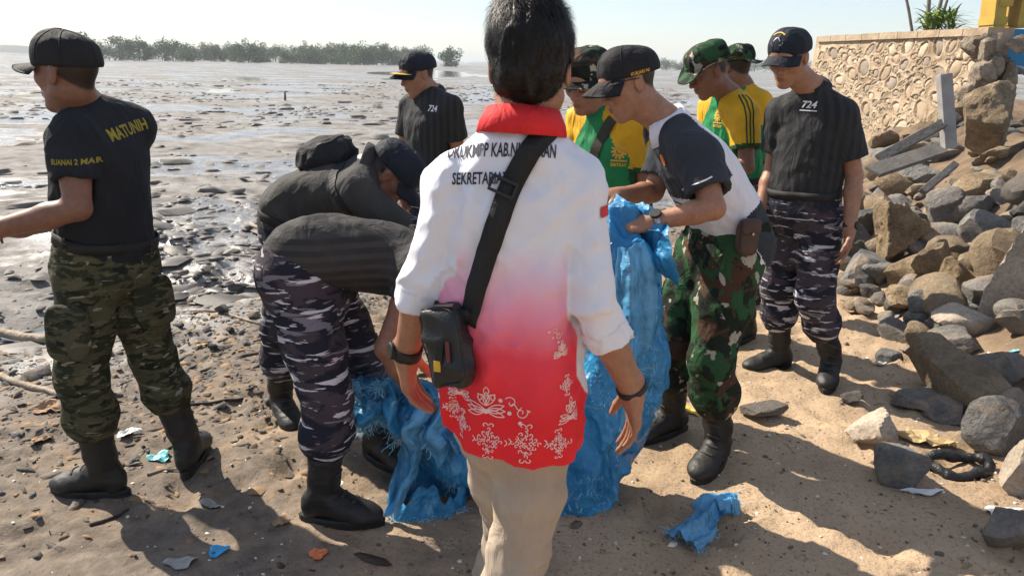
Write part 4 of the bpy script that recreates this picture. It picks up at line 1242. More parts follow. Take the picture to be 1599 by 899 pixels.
root = person('man in green and yellow jersey with camouflage bucket hat and olive chest strap', J, (J['anL'][0], J['anL'][1], 0))
make_body(J, root, .0060, M['skin'], hands='')
def raglan(J):
    def fn(c):
        r = np.zeros(len(c))
        sd = nrm(J['shR'] - J['shL']); mid = (J['shL'] + J['shR']) / 2; hw = np.linalg.norm(J['shR'] - J['shL']) / 2
        lat = np.abs((c - mid) @ sd); h = (c - J['chest']) @ nrm(J['neck'] - J['chest'])
        for q in 'LR':
            ax = nrm(J['el' + q] - J['sh' + q]); d = c - J['sh' + q]; t = d @ ax; rr = np.linalg.norm(d - t[:, None] * ax, axis=1)
            r[(rr < .085) & (t > -.03) & (lat > hw * .80)] = 1
            e = np.linalg.norm(J['el' + q] - J['sh' + q]) * J.get('slv' + q, .68)
            r[(rr < .085) & (t > e - .022) & (lat > hw * .75)] = 2
        r[(lat > hw * (1.05 - .75 * np.clip((h - .02) / .16, 0, 1))) & (h > .02) & (r == 0)] = 1
        low = (c - J['waist']) @ nrm(J['chest'] - J['waist'])
        return r
    return fn
M['dark_green'] = cloth('dark green trim', (0.008, 0.07, 0.02), 0.75, 0.15)
J['slvL'] = J['slvR'] = .72
sh, bv, tr, tb, P, Q = tucked_outfit(root, J, 'green_cloth', 'camo_wood', 17, 1.0, 1.0, 1.05, 1.0)
split_shirt(sh, P, raglan(J), [M['green_cloth'], M['yellow_cloth'], M['dark_green']])
boot_at(root, J['anL'], (-.6, -.75), J['knL'] - J['anL']); boot_at(root, J['anR'], (-.6, -.75), J['knR'] - J['anR'])
bush_hat_on(root, J, 'camo_wood', 8, .040, 0, 1.02, .4, 'bucket_hat')
def emblem(bv, px, py, sh, txt):
    p, n_ = hitpx(bv, px, py)
    if p is None: return
    r_ = nrm(np.cross(V(0, 0, 1), n_)); st = []
    for k in range(12):
        a = k * math.pi / 6; st.append([(.016 * math.cos(a), .016 * math.sin(a)), (.034 * math.cos(a + .15), .034 * math.sin(a + .15))])
    vs, fs = join2d(draw(st, .009), disc2d((0, 0), .021, 16, .013), disc2d((0, 0), .008), *[(lambda q: (np.array(q[0]) + (0, -.058), q[1]))(text_mesh(txt, .020, .85, .0006))], draw([[(-.034, -.040), (.034, -.040)]], .007))
    decal('chest_emblem', vs, fs, bv, p, r_, V(0, 0, 1), M['ink_gold'], sh, .004)
emblem(bv, 967, 236, sh, 'EMITRAY')
st = [hitpx(bv, px, py)[0] for px, py in ((958, 186), (948, 200), (938, 218), (930, 238), (924, 258))]
st = [q for q in st if q is not None]
if len(st) > 2: ribbon_on(bv, smooth_path(st, 16), .05, .004, .004).part('chest_strap', M['olive_strap'], root)

# --- man in black and white polo holding the sack
OFFY[0] = 0.04
J = joints(head=pt(981, 130, 2.72), face=V(-.90, -.18, -.42), hup=V(-.35, 0, 1), neck=pt(1040, 192, 2.74),
    shL=pt(1088, 240, 2.56), shR=pt(1050, 228, 2.90), chest=pt(1092, 268, 2.74), waist=pt(1136, 345, 2.78), pelvis=pt(1138, 376, 2.79),
    elL=pt(1114, 325, 2.44), wrL=pt(1022, 346, 2.47), elR=pt(1020, 300, 2.86), wrR=pt(966, 305, 2.70),
    hipL=pt(1146, 398, 2.71), hipR=pt(1098, 396, 2.88), knL=pz(1110, .50, 2.62), knR=pz(1052, .50, 2.82), anL=pz(1122, .126, 2.67), anR=pz(1050, .126, 2.92))
J['hdL'] = dict(d=V(-1, .1, -.15), n=V(.1, .6, -.8), t=V(0, .6, .6), curl=(55, 55, 30), tc=.5); J['hdR'] = dict(d=V(-.9, -.3, .05), n=V(0, .2, -1), t=V(0, -1, .3), curl=(55, 60, 35), tc=.5)
J['top'] = .05
root = person('man in black and white polo and charcoal cap holding up the blue sack', J, (J['anL'][0], J['anL'][1], 0))
make_body(J, root, .0050, M['skin'])
J['slvL'] = .70; J['slvR'] = .7
P, Q = shirt_vol(J, .007, 1.0, 1.02, 'short', J['pelvis'] + (J['pelvis'] - J['waist']) * .2 + V(.01, 0, 0), (.178, .135), 1.10).build(cloth_disp(23, .005, J, 'shirt'))
sh = part('shirt', P, Q, M['charcoal'], root); bv = bvh_of(P, Q)
ax_ = nrm(J['neck'] - J['waist'])
def polo(c):
    # charcoal chest, shoulders and sleeves; white lower body and back; charcoal hem
    r = np.zeros(len(c)); h = (c - J['waist']) @ ax_; L_ = np.linalg.norm(J['neck'] - J['waist'])
    fr = nrm(np.cross(nrm(J['shL'] - J['shR']), ax_)); fr = fr if fr[0] < 0 else -fr
    f = (c - J['chest']) @ fr
    sl = np.zeros(len(c), bool)
    for q in 'LR':
        a = nrm(J['el' + q] - J['sh' + q]); d = c - J['sh' + q]; t = d @ a; rr = np.linalg.norm(d - t[:, None] * a, axis=1)
        sl |= (rr < .090) & (t > -.02)
    white = (h < L_ * .46) | (f < -.062)
    r[white & ~sl] = 1
    r[(h < L_ * .10) & (f < .0) & ~sl] = 0
    r[(h > L_ * .38) & (h < L_ * .405) & ~sl & (f > -.02)] = 0
    return r
split_shirt(sh, P, polo, [M['charcoal'], M['white_cloth']])
TP, TQ = trousers_vol(J, .0095, 1.0, 1.02, 1.10).build(cloth_disp(63, .006, J, 'trousers'))
tr = part('trousers', TP, TQ, M['camo_wood'], root); tb = bvh_of(TP, TQ)
boot_at(root, J['anL'], (-.62, -.78), J['knL'] - J['anL']); boot_at(root, J['anR'], (-.8, -.4), J['knR'] - J['anR'])
cp, cb, R_, L_ = cap_on(root, J, 'black_cap', 9, .075, 'black_cap', 1.04, .030)
q = nrm(np.cross(J['shL'] - J['shR'], ax_))
collar_on(sh, J['neck'] + V(.0, 0, -.005), J['head'] - J['neck'] + V(.06, 0, .06), V(-.9, -.15, -.4), 'white_cloth', .045, .03, .064, .068, 24, .02)
p, n_ = hitpx(cb, 1000, 113)
if p is not None: decal('cap_lettering', *text_mesh('KUKARI NI', .016, .9, .0004), cb, p, V(1, .1, .28), V(-.2, 0, 1), M['ink_gold'], cp, .002)
st = [hitpx(bv, px, py)[0] for px, py in ((1066, 296), (1076, 292), (1088, 290), (1100, 284), (1112, 276))]
st = [q for q in st if q is not None]
if len(st) > 2: ribbon_on(bv, smooth_path(st, 12), .005, .002, .001).part('sleeve_piping', M['ink_white'], sh)
st = [hitpx(bv, px, py)[0] for px, py in ((1014, 205), (1018, 228), (1024, 250))]
st = [q for q in st if q is not None]
if len(st) > 2: ribbon_on(bv, smooth_path(st, 12), .022, .003, .001).part('button_placket', M['white_cloth'], sh)
p, n_ = hitpx(bv, 1036, 250)
if p is not None:
    r_ = nrm(np.cross(V(0, 0, 1), n_))
    decal('chest_badge', *disc2d((0, 0), .016), bv, p, r_, V(0, 0, 1), M['ink_red'], sh, .003)
    decal('chest_badge_rim', *disc2d((0, 0), .020, 16, .016), bv, p, r_, V(0, 0, 1), M['ink_gold'], sh, .003)
# sunglasses worn at the brow
gl = MB()
for k in (-1, 1):
    gl.tube([L_(.078 * k, .078, .012), L_(.080 * k, .03, .014), L_(.078 * k, -.02, .010), L_(.076 * k, -.045, -.006)], .0022, 6)
gl.tube([L_(x, .104 - 7 * x * x, .012) for x in np.linspace(-.074, .074, 11)], .0025, 6)
g_ = gl.part('sunglasses', M['rubber'], root, True)
for k in (-1, 1):
    ln = MB(); vs = [L_(k * (.038 + .029 * math.cos(t)), .105 - 7 * (.038 + .029 * math.cos(t)) ** 2, -.006 + .019 * math.sin(t)) for t in np.linspace(0, 2 * math.pi, 17)[:-1]]
    vs2 = [q + R_[1] * .002 for q in vs]; m_ = len(vs)
    ln.add(vs + vs2, [list(range(m_)), [m_ + i for i in range(m_)][::-1]] + [[i, (i + 1) % m_, m_ + (i + 1) % m_, m_ + i] for i in range(m_)])
    ln.part('sunglass_lens', M['lens'], g_)
watch_on(root, J['elL'], J['wrL'], .031, .022, face=V(-.1, -.6, 1), mat='metal', off=.01)
# brown belt pouch on the hip
p, n_ = hitpx(tb, 1160, 366)
if p is None: p, n_ = hitpx(bv, 1160, 350)
pc = p + n_ * .02; v_ = Vol(.005); Rk = np.stack([nrm(np.cross(V(0, 0, 1), n_)), n_, V(0, 0, 1)])
n_ = nrm(V(.25, -.95, .05)); pc = p + n_ * .03; Rk = np.stack([nrm(np.cross(V(0, 0, 1), n_)), n_, V(0, 0, 1)])
v_.ell(pc - V(0, 0, .01), Rk, (.040, .024, .062), .01, 'u', 4)
a, b = v_.build(); pou = part('belt_pouch', a, b, M['brown_leather'], root)
fl = Vol(.005); fl.ell(pc + n_ * .012 + V(0, 0, .035), Rk, (.042, .018, .030), .01, 'u', 4); a, b = fl.build(); part('pouch_flap', a, b, M['brown_leather'], pou)
MB().tube([pc + n_ * .033 + V(0, 0, .012), pc + n_ * .038 + V(0, 0, .012)], .005, 10).part('stud', M['metal'], pou)
p2, n2 = hitpx(tb, 1186, 350)

OFFY[0] = 0.03
# --- second man in green and yellow jersey, bush hat
def jersey_man(J, label, seed, hat, emb=None, stripes=False, vox=.0078):
    root = person(label, J, (J['anL'][0], J['anL'][1], 0))
    make_body(J, root, .0060, M['skin_dark'], hands='L')
    J['slvL'] = J['slvR'] = .66
    sh, bv, tr, tb, P, Q = tucked_outfit(root, J, 'green_cloth', 'camo_wood', seed, 1.0, 1.0, 1.05, 1.0, vox=vox)
    split_shirt(sh, P, raglan(J), [M['green_cloth'], M['yellow_cloth'], M['dark_green']])
    boot_at(root, J['anL'], (-.8, -.5), J['knL'] - J['anL']); boot_at(root, J['anR'], (-.8, -.5), J['knR'] - J['anR'])
    hat(root, J)
    return root, sh, bv
J = joints(head=pt(1106, 112, 4.10), hs=1.06, face=V(-.86, -.12, -.46), hup=V(-.2, 0, 1), neck=pt(1140, 150, 4.15),
    shL=pz(1163, 1.32, 4.01), shR=pz(1112, 1.34, 4.33), chest=pz(1144, 1.18, 4.17), waist=pz(1150, .96, 4.19), pelvis=pz(1150, .87, 4.19),
    elL=pz(1166, 1.05, 3.95), wrL=pz(1112, 1.02, 3.85), elR=pz(1104, 1.06, 4.33), wrR=pz(1080, 1.0, 4.15),
    hipL=pz(1164, .83, 4.11), hipR=pz(1138, .83, 4.28), knL=pz(1160, .47, 4.09), knR=pz(1136, .47, 4.27), anL=pz(1166, .126, 4.13), anR=pz(1140, .126, 4.31))
J['hdL'] = dict(d=V(-1, -.2, -.1), n=V(0, .6, -.8), t=V(0, .4, 1), curl=(40, 45, 30)); 
root, sh, bv = jersey_man(J, 'man in green and yellow jersey with striped sleeves and wide bush hat', 29, lambda r, j: bush_hat_on(r, j, 'camo_wood', 2, .062, .03, 1.04, 1.0, 'bush_hat'))
emblem(bv, 1122, 180, sh, 'EMITRAY')
for k, off in enumerate((-.020, 0, .020)):
    a = nrm(J['elL'] - J['shL']); out = nrm(np.cross(a, V(-1, 0, 0)) * -1); out = V(0, -1, 0)
    pts = [J['neck'] * .45 + J['shL'] * .55 + V(off, -.05, .07)] + [J['shL'] + a * t + out * .08 + V(off + .004, 0, .0) for t in np.linspace(.0, .16, 8)]
    ribbon_on(bv, smooth_path(pts, 22, 2), .008, .002, .001).part('sleeve_stripe', M['dark_green'], sh)

# --- third jersey man, mostly hidden behind
J = joints(head=pt(1150, 106, 4.90), face=V(-.35, .85, -.2), neck=pt(1160, 134, 4.90),
    shL=pz(1140, 1.33, 4.97), shR=pz(1187, 1.335, 4.85), chest=pz(1166, 1.18, 4.91), waist=pz(1168, .96, 4.91), pelvis=pz(1168, .87, 4.91),
    elL=pz(1132, 1.06, 5.01), wrL=pz(1132, .86, 4.95), elR=pz(1198, 1.06, 4.85), wrR=pz(1192, .86, 4.85),
    hipL=pz(1156, .83, 4.97), hipR=pz(1182, .83, 4.87), knL=pz(1156, .47, 4.97), knR=pz(1182, .47, 4.87), anL=pz(1156, .126, 4.99), anR=pz(1180, .126, 4.87))
root, sh, bv = jersey_man(J, 'man in jersey and bush hat half hidden behind the striped-sleeve man', 33, lambda r, j: bush_hat_on(r, j, 'camo_wood', 0, .058, .02, 1.02, 1.2, 'bush_hat'), vox=.010)

# --- man in black polo on the sand by the rocks
OFFY[0] = 0.08
J = joints(head=pt(1232, 90, 3.52), face=V(-.62, -.62, -.40), neck=pt(1268, 140, 3.57),
    shL=pz(1314, 1.345, 3.48), shR=pz(1222, 1.345, 3.70), chest=pz(1268, 1.20, 3.58), waist=pz(1256, .985, 3.58), pelvis=pz(1254, .90, 3.58),
    elL=pz(1334, 1.075, 3.46), wrL=pz(1327, .845, 3.37), elR=pz(1206, 1.075, 3.72), wrR=pz(1184, .86, 3.60),
    hipL=pz(1281, .855, 3.53), hipR=pz(1226, .855, 3.66), knL=pz(1272, .475, 3.46), knR=pz(1216, .475, 3.64), anL=pz(1298, .126, 3.52), anR=pz(1218, .126, 3.68))
J['hdL'] = dict(d=V(-.02, -.1, -1), n=V(-.9, .2, 0), t=V(-.3, -1, 0), curl=(15, 20, 15)); J['hdR'] = dict(d=V(-.05, -.15, -1), n=V(.9, -.2, 0), t=V(-.3, -1, 0), curl=(15, 20, 15))
root = person('man in black striped polo and navy cap standing by the boulders', J, (J['anL'][0], J['anL'][1], 0))
make_body(J, root, .0050, M['skin'])
J['slvL'] = J['slvR'] = .70
sh, bv, tr, tb, P, Q = tucked_outfit(root, J, 'black_polo', 'camo_navy', 37, 1.02, 1.0, 1.08, 1.05)
boot_at(root, J['anL'], (-.45, -.9), J['knL'] - J['anL']); boot_at(root, J['anR'], (-.96, -.25), J['knR'] - J['anR'])
cp, cb, R_, L_ = cap_on(root, J, 'navy_cap', 10, .076, 'navy_cap', 1.04, .022, .004)
p, n_ = hitpx(cb, 1214, 60)
if p is not None:
    r_ = nrm(np.cross(V(0, 0, 1), n_))
    vs, fs = join2d(draw([[(-.030 + .06 * t, .014 + .012 * math.sin(math.pi * t)) for t in np.linspace(0, 1, 8)]], .0045)); decal('cap_arc_lettering', vs, fs, cb, p, r_, V(0, 0, 1), M['ink_gold'], cp, .002)
    vs, fs = draw([[(-.032, -.022), (.032, -.022)], [(-.026, -.030), (.026, -.030)], [(-.018, -.014), (-.008, -.002), (.002, .004), (.018, -.014)]], .0035); decal('cap_badge', vs, fs, cb, p, r_, V(0, 0, 1), M['metal'], cp, .002)
ax_ = J['head'] - J['neck']
collar_on(sh, J['neck'], ax_ + V(.04, .02, .03), V(-.66, -.72, 0), 'black_polo', .032, .016, .064, .066, 30, .014)
p, n_ = hitpx(bv, 1263, 164)
if p is not None:
    r_ = nrm(np.cross(V(0, 0, 1), n_))
    decal('chest_number', *text_mesh('724', .044, 1.05, .001, .2), bv, p, r_, V(0, 0, 1), M['ink_white'], sh, .004)
    decal('chest_line', *draw([[(-.042, -.026), (.042, -.026)]], .005), bv, p, r_, V(0, 0, 1), M['ink_white'], sh, .004)
watch_on(root, J['elL'], J['wrL'], .030, .022, face=V(.6, -.8, 0), off=.012)

OFFY[0] = 0.0
# --- man in the foreground: white shirt fading to red, seen from behind
Yc = 1.56
J = joints(head=pt(829, 106, Yc + .02), face=V(.16, .95, -.18), neck=pt(816, 192, Yc), hs=1.0, ua=.80, nk=.92,
    shL=pt(704, 290, Yc), shR=pt(900, 294, Yc - .02), chest=pt(806, 372, Yc + .01), waist=pt(800, 520, Yc), pelvis=pt(803, 620, Yc),
    elL=pt(664, 430, Yc - .02), wrL=pt(634, 552, Yc + .05), elR=pt(925, 474, Yc - .08), wrR=pt(987, 606, Yc - .02),
    hipL=pt(776, 668, Yc + .01), hipR=pt(838, 668, Yc - .01), knL=pt(800, 812, Yc + .20), knR=pt(812, 856, Yc - .03), anL=pz(775, .12, Yc + .30), anR=pz(745, .12, Yc - .14))
J['hdL'] = dict(d=V(.05, .15, -1), n=V(1, -.1, .0), t=V(.2, 1, 0), curl=(18, 22, 15), spread=.03); J['hdR'] = dict(d=V(.12, .10, -1), n=V(-1, -.1, 0), t=V(-.4, .9, 0), curl=(14, 18, 12), spread=.03)
root = person('man seen from behind in white shirt fading to red with batik hem', J, (J['anR'][0], J['anR'][1], 0))
make_body(J, root, .0043, M['skin'], .98)
J['slvL'] = .28; J['slvR'] = .42
hemc = pt(806, 676, Yc)
def drape(P):
    d = cloth_disp(51, .0062, J, 'shirt')(P)
    t = np.clip((1.32 - P[:, 2]) / .5, 0, 1)
    back = np.clip((J['chest'][1] + .02 - P[:, 1]) / .06, 0, 1)
    # long folds hanging from the shoulders and running down to the hem
    d += back * .017 * (.35 + .65 * t) * np.sin(P[:, 0] * 58 + 1.4 * np.sin(P[:, 2] * 5) + (1.4 - P[:, 2]) * 5) * (vnoise(P * (7, 7, 2.5), 6) ** 1.2)
    lft = np.clip((-P[:, 0] + J['chest'][0] + .02) / .1, 0, 1)
    d += back * lft * .0045 * np.sin(P[:, 0] * 95 - P[:, 2] * 24 + 2 * vnoise(P * 6, 3)) * np.clip(vnoise(P * (5, 5, 3), 14) * 2 - .5, 0, 1)
    for k_ in 'LR':
        for m_, r0 in (('el', .16), ('sh', .12)):
            w_ = np.clip(1 - np.sqrt(((P - J[m_ + k_]) ** 2).sum(1)) / r0, 0, 1)
            d -= w_ * folds(P @ np.array([[.8, 0, -.6], [0, 1, 0], [.6, 0, .8]]), (10, 10, 30), .014, 70)
    return d
v_ = shirt_vol(J, .0055, .93, .98, 'long', hemc, (.150, .124), .82)
v_.clip(hemc, V(-.06, 0, -1) , hemc - .3, hemc + .3)
P, Q = v_.build(drape)
n = NT('white shirt fading to red'); c = n.co()
sx = n.n('SeparateXYZ'); n.l(c, sx.inputs[0])
z = n.math('ADD', sx.outputs[2], n.math('MULTIPLY', n.noise(n.co(scale=(3, 3, 1)), 3.0, 2), .10))
z = n.math('ADD', z, n.math('MULTIPLY', sx.outputs[0], .10))
fade = n.ramp(n.math('SUBTRACT', z, .30), [(.62, lin(220, 34, 42)), (.745, lin(226, 62, 78)), (.86, lin(228, 152, 176)), (.985, (.70, .70, .75, 1))])
slv = n.n('Attribute', attribute_name='sleeve').outputs['Fac']
fade = n.mix(n.ramp(slv, [(.35, 0.0), (.65, 1.0)]), fade, (.70, .70, .75, 1))
n.set(Base_Color=fade, Roughness=.72, Specular_IOR_Level=.3)
n.bump(n.noise(n.co(scale=(1, 1, .35), rot=(0, .25, 0)), 9, 3, .45, 1.0), .45, .03); n.bump(n.noise(c, 500, 2), .2, .0015)
M['fade'] = n.m
sh = part('shirt', P, Q, M['fade'], root); bv = bvh_of(P, Q)
def sleeves(c):
    r = np.zeros(len(c))
    for q in 'LR':
        for a, b, rad in ((J['sh' + q], J['el' + q], .082), (J['el' + q], J['wr' + q], .085)):
            ab = b - a; t = np.clip((c - a) @ ab / (ab @ ab), 0, 1); d = np.linalg.norm(c - a - t[:, None] * ab, axis=1)
            lat = (c[:, 0] < J['shL'][0] + .015) if q == 'L' else (c[:, 0] > J['shR'][0] - .015)
            r[(d < np.where((c[:, 2] > J['elR'][2] + .05) | ((c[:, 0] > J['elR'][0] - .025) if q == 'R' else (c[:, 0] < J['elL'][0] + .03)), .098, .060)) & (lat | (np.abs(c[:, 0] - J['chest'][0]) > .122)) & ((t > .1) | (b is J['wr' + q]) | lat)] = 1
    return r
wt_ = sleeves(P)                                   # sleeves are cut from plain white cloth; soften the seam
for _ in range(5):
    sm, ct = np.zeros(len(P)), np.zeros(len(P))
    for a in range(4): np.add.at(sm, Q[:, a], wt_[Q].mean(1)); np.add.at(ct, Q[:, a], 1)
    wt_ = np.where(ct > 0, sm / np.maximum(ct, 1), wt_)
sh.data.attributes.new('sleeve', 'FLOAT', 'POINT').data.foreach_set('value', wt_.astype(np.float32))
# rolled cuffs
for q, sl in (('L', .28), ('R', .42)):
    el, wr = J['el' + q], J['wr' + q]; d = nrm(wr - el); e = el + (wr - el) * sl
    v_ = Vol(.0045); v_.cone(e - d * .058, e + d * .004, max(.0, .0500), .0490, .01)
    v_.clip(e - d * .004, d); v_.clip(e - d * .050, -d)
    v_.cone(e - d * .2, e + d * .1, .040, .040, .003, 's')
    a, b = v_.build(lambda P: -folds(P, (18, 18, 40), .006, 9)); part('rolled_cuff', a, b, M['white_cloth'], sh)
collar_on(sh, J['neck'] + V(0, -.004, .002), V(.05, .10, 1), V(.05, 1, .1), 'red_cloth', .030, .024, .070, .068, 30, .014)
# lettering across the shoulders
p, n_ = hitpx(bv, 762, 240)
decal('back_lettering', *text_mesh('DKUKMPP KAB.NUNUKAN', .038, .47, .0007, .12, .006), bv, p + V(.026, 0, .006), V(1, .06, -.03), V(0, .25, 1), M['ink_dark'], sh, .0022)
p, n_ = hitpx(bv, 749, 256)
decal('office_lettering', *text_mesh('SEKRETARIAT', .033, .55, .0006, .10, .006), bv, p - V(0, 0, .030), V(1, .06, .0), V(0, .25, 1), M['ink_dark'], sh, .0022)
# small flag on the right sleeve
p, n_ = hitpx(bv, 944, 338)
if p is not None:
    r_ = nrm(np.cross(V(0, 0, 1), n_))
    decal('sleeve_flag', [(-.02, 0), (.02, 0), (.02, .022), (-.02, .022), (0, 0), (0, .022)], [[0, 4, 5, 3], [4, 1, 2, 5]], bv, p + n_ * 0, r_, V(0, 0, 1), M['ink_red'], sh, .003)
# batik motifs round the hem
def spiral(c, r, turns, a0, sgn=1, n=22):
    return [(c[0] + r * (1 - t) * math.cos(a0 + sgn * turns * 2 * math.pi * t), c[1] + r * (1 - t) * math.sin(a0 + sgn * turns * 2 * math.pi * t)) for t in np.linspace(0, .92, n)]
def petal(c, a, L, wd, n=10):
    ca, sa = math.cos(a), math.sin(a); o = []
    for t in np.linspace(0, 1, n): o.append((t * L, wd * math.sin(math.pi * t)))
    for t in np.linspace(1, 0, n): o.append((t * L, -wd * math.sin(math.pi * t)))
    return [(c[0] + x * ca - y * sa, c[1] + x * sa + y * ca) for x, y in o]
def lotus(s=1.0):
    st = [petal((0, 0), a, .040 * s * (1.1 if abs(a - 1.57) > 1.2 else 1), .006 * s) for a in (.05, .35, 2.79, 3.09, -.25, 3.39)]
    st += [petal((0, .012 * s), 1.57 + d, .034 * s, .007 * s) for d in (-.6, 0, .6)]
    st += [spiral((-.013 * s, .030 * s), .011 * s, 1.3, 0), spiral((.013 * s, .030 * s), .011 * s, 1.3, math.pi, -1), petal((0, .036 * s), 1.57, .024 * s, .006 * s)]
    return st, [((0, -.002 * s), .006 * s)]
def lattice(s=1.0, seed=0):
    r_ = random.Random(seed); st = []
    for i in range(-3, 4):
        for j in range(-3, 4):
            if abs(i) + abs(j) > 3: continue
            c = (i * .0105 * s, j * .0105 * s); st.append(spiral(c, .0062 * s, .9, r_.random() * 6.3, r_.choice((-1, 1)), 9))
    for k in (-1, 1):
        st.append(spiral((-.009 * s, .040 * k * s), .008 * s, .8, 0, k)); st.append(spiral((.009 * s, .040 * k * s), .008 * s, .8, math.pi, -k))
        st.append([(.040 * k * s + .006 * s * math.sin(t), .016 * s * t / 3 - .008 * s) for t in np.linspace(0, 3, 7)])
    return st, [((x * s, y * s), .0025 * s) for x, y in ((0, .018), (-.012, 0), (.012, -.004), (0, -.022))]
def scroll(s=1.0):
    st = [spiral((-.012 * s, .010 * s), .014 * s, 1.1, 2.6, -1), spiral((.012 * s, -.010 * s), .014 * s, 1.4, .6, -1), [(-.012 * s + .024 * s * t, .002 * s + .006 * s * math.sin(6.28 * t)) for t in np.linspace(0, 1, 10)]]
    return st, [((-.034 * s, .012 * s), .005 * s), ((-.014 * s, -.014 * s), .005 * s), ((.010 * s, -.034 * s), .005 * s), ((.028 * s, -.006 * s), .003 * s)]
def motif(m, px, py, wd=.0022):
    p, n_ = hitpx(bv, px, py)
    if p is None: return
    st, ds = m; r_ = nrm(np.cross(V(0, 0, 1), n_))
    vs, fs = join2d(draw(st, wd), *[disc2d(c, r, 8) for c, r in ds])
    decal('batik_motif', vs, fs, bv, p, r_, V(0, 0, 1), M['ink_pink'], sh, .0020)
motif(lotus(.95), 759, 640); motif(scroll(1.0), 806, 636); motif(lattice(.9, 1), 762, 688); motif(lattice(.95, 2), 821, 692)
motif(lotus(.8), 890, 650); motif(lattice(.7, 3), 872, 692); motif(lattice(.7, 4), 722, 660); motif(lotus(.7), 718, 612); motif(lattice(.6, 5), 708, 632)
motif(lattice(.5, 6), 884, 600); motif(lotus(.5), 876, 552); motif(scroll(.6), 868, 520)
# trousers
TP, TQ = trousers_vol(J, .0075, .80, .80, .84, False).build(cloth_disp(77, .006, J, 'trousers'))
part('trousers', TP, TQ, M['beige'], root)
boot_at(root, J['anL'], (.1, 1), J['knL'] - J['anL'], hgt=.05, mat='boot', nm='shoe'); boot_at(root, J['anR'], (.1, 1), J['knR'] - J['anR'], hgt=.05, nm='shoe')
watch_on(root, J['elL'], J['wrL'], .0325, .028, face=V(-.9, -.4, 0), off=.012)
watch_on(root, J['elR'], J['wrR'], .0315, .014, face=None, case=False, nm='bracelet', off=.004)
# hair: a close mass plus loose strands
H, R_ = J['head'], J['R']; L_ = lambda *q: H + np.array(q) @ R_
v_ = Vol(.0045)
v_.ell(L_(0, -.016, .040), R_, (.084, .106, .094), .01); v_.ell(L_(-.012, -.01, .098), R_, (.062, .080, .046), .03); v_.ell(L_(0, -.055, -.02), R_, (.066, .052, .062), .03)
v_.clip(L_(0, 0, -.030), (V(0, .75, -1)) @ R_)
for k in (-1, 1): v_.ell(L_(.090 * k, -.002, -.014), R_, (.026, .030, .048), .008, 's')
a, b = v_.build(lambda P: -folds(P @ R_.T, (34, 34, 12), .011, 21) - folds(P, (70, 70, 40), .004, 5))
hair = part('hair', a, b, M['hair'], root)
hb = bvh_of(a, b); mb_v = []; mb_f = []
sel = rng.choice(len(a), 8200)
cen = L_(0, -.016, .04)
for i in sel:
    p = a[i] + rng.normal(0, .002, 3); n_ = nrm(p - cen); q = n_ @ R_.T
    down = -R_[2] * (1.0 - .75 * max(0, q[2])) - R_[1] * .30 + R_[0] * (.55 * max(0, q[2]) * (1 if q[0] > -.2 else -1)) + rng.normal(0, .22, 3)
    d = nrm(down - n_ * (down @ n_)); L0 = rng.uniform(.018, .042); lift = .10 + .45 * max(0, q[2]) ** 2 * rng.random()
    if q[2] < -.45: L0 *= .6; lift *= .5
    sd = nrm(np.cross(d, n_)) * .0007; k = len(mb_v)
    for t in (0, .33, .67, 1.0):
        c_ = p + n_ * (.001 + L0 * lift * t - .010 * t * t * (L0 / .04)) + d * L0 * t
        w_ = sd * (1 - .85 * t); mb_v += [c_ - w_, c_ + w_]
    mb_f += [[k, k + 1, k + 3, k + 2], [k + 2, k + 3, k + 5, k + 4], [k + 4, k + 5, k + 7, k + 6]]
so_ = part('hair_strands', mb_v, np.array(mb_f), M['hair'], hair)
so_['kind'] = 'stuff'
# --- cross-body bag with strap
bagc = pt(700, 540, Yc - .105)
rootb = empty('crossbody_bag', bagc); tag(rootb, 'black leather cross-body bag hanging at hip of man in red and white shirt', 'bag')
f_ = nrm(V(-.45, -.9, .12)); r_ = nrm(np.cross(V(0, 0, 1), f_)); r_ = nrm(r_ + V(0, 0, .30)); u_ = np.cross(f_, r_)
u_ = u_ if u_[2] > 0 else -u_
Rb = np.stack([r_, f_, u_])
v_ = Vol(.0042); v_.ell(bagc, Rb, (.047, .028, .082), .01, 'u', 4.5)
a, b = v_.build(lambda P: -folds(P, (22, 22, 22), .006, 2)); bag = part('bag_body', a, b, M['leather'], rootb); bb = bvh_of(a, b)
edge = [bagc + r_ * (.045 * math.copysign(abs(math.cos(t)) ** .5, math.cos(t))) + u_ * (.079 * math.copysign(abs(math.sin(t)) ** .5, math.sin(t))) + f_ * .016 for t in np.linspace(0, 2 * math.pi, 40)]
MB().tube(ribbon_on(bb, edge, .004).v[::4], .0022, 6, False).part('piping', M['leather'], bag, True)
MB().ribbon([bagc + f_ * .030 - u_ * .030 - r_ * .012, bagc + f_ * .030 + u_ * .018 + r_ * .004], [f_] * 2, .016, .002).part('zip_pocket', M['belt'], bag)
MB().ribbon([bagc + f_ * .031 - u_ * .030 + r_ * .014, bagc + f_ * .031 + u_ * .012 + r_ * .020], [f_] * 2, .009, .002).part('red_tab', plain('dark red leather', (.12, .02, .025), .5), bag)
MB().ribbon([bagc + f_ * .031 - u_ * .046 - r_ * .018, bagc + f_ * .031 - u_ * .024 - r_ * .014], [f_] * 2, .016, .002).part('badge', M['ink_gold'], bag)
MB().ribbon([bagc + f_ * .012 + u_ * .083 - r_ * .04, bagc + f_ * .014 + u_ * .086, bagc + f_ * .012 + u_ * .083 + r_ * .04], [u_ + f_ * .3] * 3, .008, .003).part('zip', M['metal'], bag)
path = [(862, 198), (848, 212), (830, 234), (812, 262), (796, 292), (782, 330), (768, 375), (754, 420), (742, 462), (732, 505)]
pts = []
for q in path:
    p, n_ = hitpx(bv, *q)
    if p is not None: pts.append(p)
